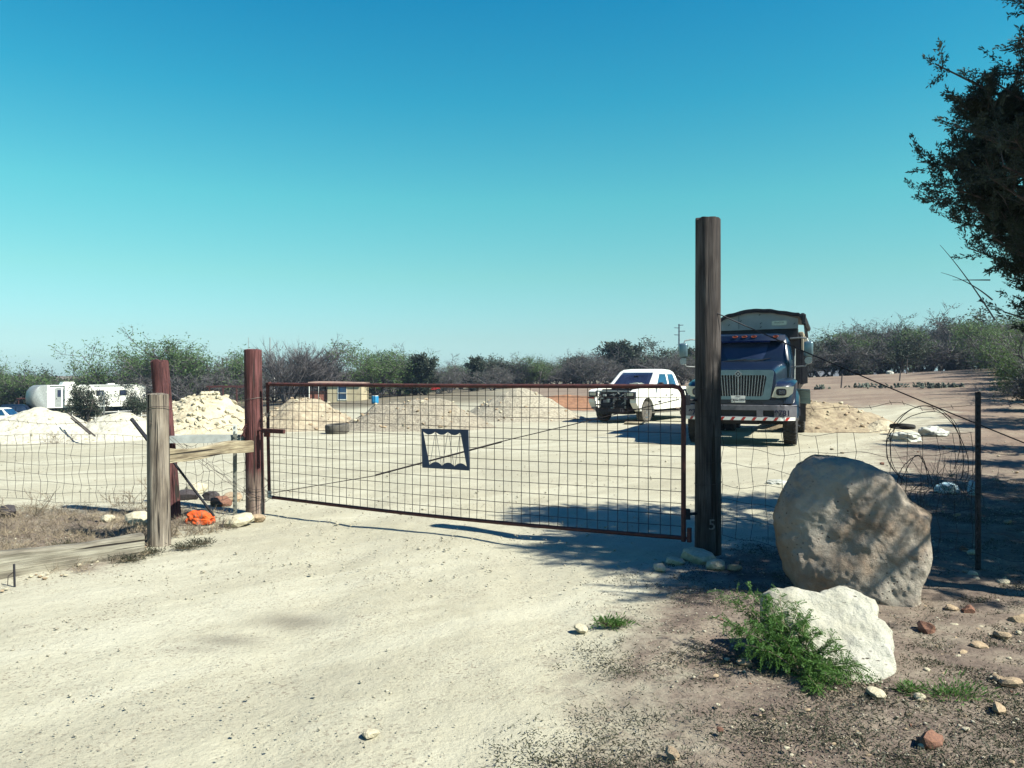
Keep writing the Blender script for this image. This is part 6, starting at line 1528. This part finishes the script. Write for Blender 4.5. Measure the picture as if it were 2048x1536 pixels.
suv(8, 76, math.radians(178), 'white parked car at the far left beside the pipe fence', M['white'], M['glass_blue'])
suv(50, 84, math.radians(184), 'parked car with dark windows in front of the trailer nose', M['navy'], M['glass'])

def cabin():
    d = 82.0; x = X(655, d); z = H - (806 - HOR) / F * d
    T = thing('cabin', 'small cream cabin with a pink flat roof behind the mesh gate', 'building', (x, d, z), math.radians(-3))
    M['cream'] = pm('cream_siding', (0.52, 0.44, 0.29), (0.42, 0.35, 0.23), 2, .8, 0, .05); M['brick'] = pm('red_brick', (0.30, 0.12, 0.08), (0.2, 0.08, 0.06), 7, .9, 0, .2)
    wd = 3.55; MB().prism([(0, 0), (wd, 0), (wd, 2.0), (0, 2.0)], 'Y', 0, 3.2).build('wall', M['cream'], T)
    M['pink'] = pm('pinkish_roofing', (0.36, 0.24, 0.19), (0.28, 0.18, 0.15), 3, .8, 0, .05)
    MB().loft([[(-2.0, -.25, 2.0), (wd + .15, -.25, 2.0), (wd + .15, 3.5, 2.0), (-2.0, 3.5, 2.0)], [(-2.0, -.2, 2.18), (wd + .1, -.2, 2.14), (wd + .1, 3.4, 2.2), (-2.0, 3.4, 2.25)]]).build('roof', M['pink'], T)
    w_ = MB().box((1.55, -.02, 1.05), (.95, .06, 1.5)).build('window', M['white'], T)
    for zz in (.72, 1.40): MB().box((1.55, -.05, zz), (.80, .03, .60)).build('pane', M['glass_blue'], w_)
    MB().box((-1.1, .3, .7), (1.9, .15, 1.1)).build('brick_wall', M['brick'], T)
    MB().box((1.9, -.9, -.15), (4.6, 1.6, .12)).box((2.6, -1.6, -.35), (.5, .3, .4)).build('deck', M['plank'], T)
    for xx in (-1.9, -.9): MB().tube([(xx, -.1, -.2), (xx, -.1, 2.0)], .05, 6).build('porch_post', M['white'], T)
cabin()
def simple_trailer():
    d = 92.0; p = W(805, 786, d); z = zf(p.x, p.y)
    M['orange_red'] = pm('faded_orange_red', (0.40, 0.12, 0.06), (0.28, 0.08, 0.05), 4, .7, 0, .1)
    T = thing('flatbed_trailer', 'orange red flatbed trailer behind the soil piles', 'trailer', (p.x, p.y, z), math.radians(-4))
    h = H - (776 - HOR) / F * d - z
    MB().box((1.35, .6, h), (2.9, 1.9, .14)).build('deck', M['orange_red'], T); MB().box((1.35, -.36, h - .12), (2.9, .06, .16)).build('side_rail', M['white'], T)
    MB().box((1.35, -.30, h + .32), (2.9, .05, .5)).build('side_board', M['orange_red'], T)
    for xx in (.6, 1.5): wheel(T, (xx, -.2, .36), .36, .22, side=1, tread=12).rotation_euler = (0, 0, math.radians(90))
    MB().tube([(2.8, .6, h - .1), (4.0, .6, h - .3)], .06, 6).tube([(3.9, .6, h - .3), (3.9, .6, 0)], .05, 6).build('tongue', M['dark_steel'], T)
    # red tractor
    d = 90.0; p = W(867, 790, d); z = zf(p.x, p.y); M['red'] = pm('bright_red_paint', (0.42, 0.025, 0.02), (0.32, 0.02, 0.02), 4, .4, 0, 0)
    T = thing('red_tractor', 'bright red tractor body beside the dark juniper', 'tractor', (p.x, p.y, z), math.radians(8))
    hh = H - (768 - HOR) / F * d - z
    MB().loft([[(-.7, -.4, hh * .45), (.75, -.4, hh * .45), (.75, .4, hh * .45), (-.7, .4, hh * .45)], [(-.72, -.38, hh * .85), (.75, -.38, hh * .9), (.75, .38, hh * .9), (-.72, .38, hh * .85)], [(-.6, -.25, hh * .95), (.68, -.25, hh), (.68, .25, hh), (-.6, .25, hh * .95)]]).build('hood', M['red'], T, 30)
    MB().box((-.9, 0, hh * .55), (.5, .5, .1)).box((-1.1, 0, hh * .75), (.1, .5, .4)).build('seat', M['black'], T)
    wheel(T, (-.95, -.55, .55), .55, .3, side=-1, tread=14).rotation_euler = (0, 0, math.radians(90)); wheel(T, (.55, -.45, .32), .32, .2, side=-1, tread=12).rotation_euler = (0, 0, math.radians(90))
    MB().tube([(.95, -.3, 0), (1.0, -.3, hh * 1.2)], .06, 6).build('exhaust', M['bark'], T)
    # rusty flat frame left of the gate post
    d = 80.0; p = W(415, 800, d); z = zf(p.x, p.y)
    T = thing('rusty_frame', 'long rusty flat trailer frame left of the reddish gate post', 'trailer', (p.x, p.y, z), math.radians(-2)); h = H - (773 - HOR) / F * d - z
    MB().box((2.1, 0, h), (4.4, .12, .18)).box((2.1, 1.6, h), (4.4, .12, .18)).build('beam', M['rust'], T)
    for xx in (.2, 1.6, 3.0, 4.1): MB().box((xx, .8, h - .08), (.1, 1.7, .1)).build('crossbar', M['rust'], T); MB().box((xx, 0, h / 2), (.12, .12, h)).build('leg', M['rust'], T)
    # picnic table frame by the trailer nose
    d = 92.0; p = W(50, 808, d); z = zf(p.x, p.y); T = thing('table_frame', 'dark red table frame beside the travel trailer nose', 'table', (p.x, p.y, z)); h = H - (797 - HOR) / F * d - z
    MB().box((0, 0, h), (1.5, .8, .12)).build('top', M['rust'], T)
    for xx in (-.6, .6): MB().tube([(xx * 1.1, -.3, 0), (xx * .9, -.3, h)], .05, 5).build('leg', M['rust'], T)
simple_trailer()
def barrel():
    M['teal'] = pm('blue_plastic', (0.02, 0.22, 0.42), (0.015, 0.16, 0.32), 3, .4, 0, 0)
    p = G(757, 812) if False else None
    d = 62.0; x = X(750, d); z = zf(x, d); rr = .28
    T = thing('blue_barrel', 'bright blue plastic barrel at the foot of the mesquite', 'barrel', (x, d, z)); zc = H - (809 - HOR) / F * d - z
    MB().lathe([(0, rr * .9), (.05, rr), (.2, rr * 1.04), (.23, rr * .99), (.4, rr * 1.04), (.43, rr * .99), (.55, rr), (.6, rr * .9)], 20, 'Z', (0, 0, max(0, zc - .3))).build('drum', M['teal'], T, 40)
    MB().lathe([(0, rr * .93), (.03, rr * .93)], 20, 'Z', (0, 0, max(0, zc - .3) + .6)).build('lid', M['white'], T)
    if zc - .3 > .05:
        for s in (-1, 1): MB().box((s * .2, 0, (zc - .3) / 2), (.12, .4, zc - .3)).build('stand', M['plank'], T)
barrel()
def pipe_fence():
    d = 70.0; T = thing('pipe_fence', 'white pipe rail fence in front of the travel trailer', 'fence', (X(140, d), d, 0)); 
    L = X(292, d) - X(140, d); zt = H - (823 - HOR) / F * d
    for k in range(2): MB().tube([(0, 0, zt - .45 * k - .15), (L / 2, 0, zt - .45 * k - .05), (L, 0, zt - .45 * k + .12)], .045, 6).build('rail', M['white'], T)
    for k in range(4):
        x = L * (k + .1) / 3.3; MB().tube([(x, 0, zf(X(140, d) + x, d) - .1), (x, 0, zt + .1)], .05, 6).build('post', M['white'], T)
    x0 = X(205, 66.0); T2 = thing('grey_board_post', 'wide grey board standing upright in front of the trailer', 'post', (x0, 66.0, zf(x0, 66.0)))
    h = H - (784 - HOR) / F * 66 - zf(x0, 66.0); MB().box((-.13, 0, h / 2), (.12, .08, h)).box((.13, 0, h / 2), (.12, .08, h)).build('board', M['galv'], T2); MB().box((0, -.03, h * .55), (.5, .05, .08)).build('crosspiece', M['white'], T2)
pipe_fence()
# poles on the skyline
def sky_pole(px, top, d, r, label, arms=(), mat='galv', name='utility_pole'):
    x = X(px, d); z = zf(x, d); hh = H - (top - HOR) / F * d - z
    T = thing(name, label, 'pole', (x, d, z)); MB().tube([(0, 0, -.5), (0, 0, hh)], [r, r * .6], 8).build('shaft', M[mat], T)
    for (f, a, b) in arms: MB().tube([(a, 0, hh * f), (0, 0, hh * f - .2 * abs(b - a) * .15), (b, 0, hh * f)], r * .35, 5).build('arm', M[mat], T)
    return T
sky_pole(1358, 648, 330, .42, 'tall steel transmission pole with three arms above the treeline', ((.98, -.3, 1.8), (.93, -2.0, .3), (.87, -.3, 2.6), (.80, -2.0, .3)), name='transmission_pole', mat='dark_steel')
sky_pole(540, 675, 260, .28, 'slim grey mast right of the gate post', ((.70, -.5, .5),))
sky_pole(497, 675, 260, .14, 'thin aerial mast showing above the gate post', ((.9, -.3, .3),))
sky_pole(445, 718, 110, .17, 'dark wooden utility pole beside the green mesquite', (), 'bark')
sky_pole(549, 738, 100, .07, 'short white yard lamp post behind the mesh gate', ((.99, 0, -.5),), 'white')
# field things
def cactus(px, py, w, seed):
    p = G(px, py); T = thing('prickly_pear', 'low prickly pear clump on the brown field', 'cactus', p, 0, 'prickly pears on the brown field'); r = random.Random(seed)
    mb = MB()
    for k in range(22):
        c = Vector((r.gauss(0, w * .5), r.uniform(-.4, .4), 0)); z = .06; rot = Matrix.Rotation(r.uniform(0, 3.1), 4, 'Z') @ Matrix.Rotation(r.uniform(-1.1, 1.1), 4, 'X') @ Matrix.Rotation(r.uniform(-.9, .9), 4, 'Y')
        for j in range(r.choice((1, 1, 2))):
            vs = [(.10 * math.cos(a) * .75, s * .025, .115 * math.sin(a)) for s in (-1, 1) for a in np.linspace(0, 6.283, 9)[:-1]]
            mb.M = Matrix.Translation(c + Vector((0, 0, z))) @ rot; mb.add(vs, [tuple(range(7, -1, -1)), tuple(range(8, 16))] + [(i, (i + 1) % 8, 8 + (i + 1) % 8, 8 + i) for i in range(8)])
            z += .15; c += Vector((r.uniform(-.1, .1), 0, 0))
    mb.M = Matrix(); mb.build('pads', M['cactus'], T)
for k, (px, py, w) in enumerate(((1722, 775, .9), (1778, 776, 1.0), (1838, 774, .8), (1870, 776, .9), (1900, 775, .6), (1640, 778, .5))): cactus(px, py, w, 50 + k)
for (px, top, base, lb) in ((1682, 748, 776, 'leaning thin wooden stake in the brown field by the truck'), (1799, 740, 762, 'short dark stake in the middle of the brown field'), (1813, 718, 748, 'pale post at the far edge of the brown field')):
    p = G(px, base); h = (base - top) / F * p.y; o = thing('field_stake', lb, 'stake', p); MB().tube([(0, 0, -.1), (.08, 0, h)], [.05, .04], 6).build('stake', M['bark'], o)
def shed():
    d = 88.0; p = W(1910, 742, d); z = zf(p.x, p.y); T = thing('open_shed', 'small open shed with a pale tin roof at the far field edge', 'shed', (p.x, p.y, z)); h = H - (716 - HOR) / F * d - z
    MB().box((1.0, 1.0, h), (2.4, 2.4, .08), Matrix.Rotation(.06, 4, 'X')).build('roof', M['tan_box'], T)
    for xx in (0, 2.0):
        for yy in (0, 2.0): MB().tube([(xx, yy, -.1), (xx, yy, h)], .06, 6).build('post', M['bark'], T)
    MB().box((1.0, 1.8, h * .45), (1.9, .08, h * .85)).build('back_wall', M['stone_dark'], T); MB().box((1.2, .8, .45), (.8, .6, .9)).build('stored_tank', M['galv'], T)
shed()
for k, (px, py, s) in enumerate(((1795, 742, .35), (1855, 738, .3), (1780, 744, .25))):
    crumple('junk_bag', 'pale junk heap along the far field edge', 'junk', G(px, py + 4), (s * 1.5, s, s), M['bag'], 60 + k, group='pale junk along the field edge')
# dead branch and poles on the caliche pile
o = thing('fallen_pole', 'two thin grey poles lying on the white caliche slope', 'pole', W(136, 826, 19.6))
for (a, b) in (((136, 826), (190, 872)), ((142, 836), (180, 868))):
    MB().tube([W(*a, 19.6) - Vector(o.location), W(*b, 18.75) - Vector(o.location)], .02, 5).build('pole', M['bark'], o)
dead_bush(112, 868, .5, .42, 'dead dark branch heap on the white caliche pile', 60, 12, 18.9)

# ------------------------------------------------------------------ the air between here and the far trees
def haze(dens):
    m = bpy.data.materials.new('thin_haze'); m.use_nodes = True; n, l = m.node_tree.nodes, m.node_tree.links
    n.remove(n['Principled BSDF']); v = n.new('ShaderNodeVolumePrincipled'); v.inputs['Density'].default_value = dens; v.inputs['Color'].default_value = (0.50, 0.70, 1.0, 1); v.inputs['Anisotropy'].default_value = 0.2
    l.new(v.outputs[0], n['Material Output'].inputs['Volume'])
    o = MB().box((0, 380, 10), (2600, 1200, 30)).build('haze', m, None); o['kind'] = 'stuff'
    tag(o, 'thin pale haze filling the air over the yard', 'haze')
haze(0.0003)
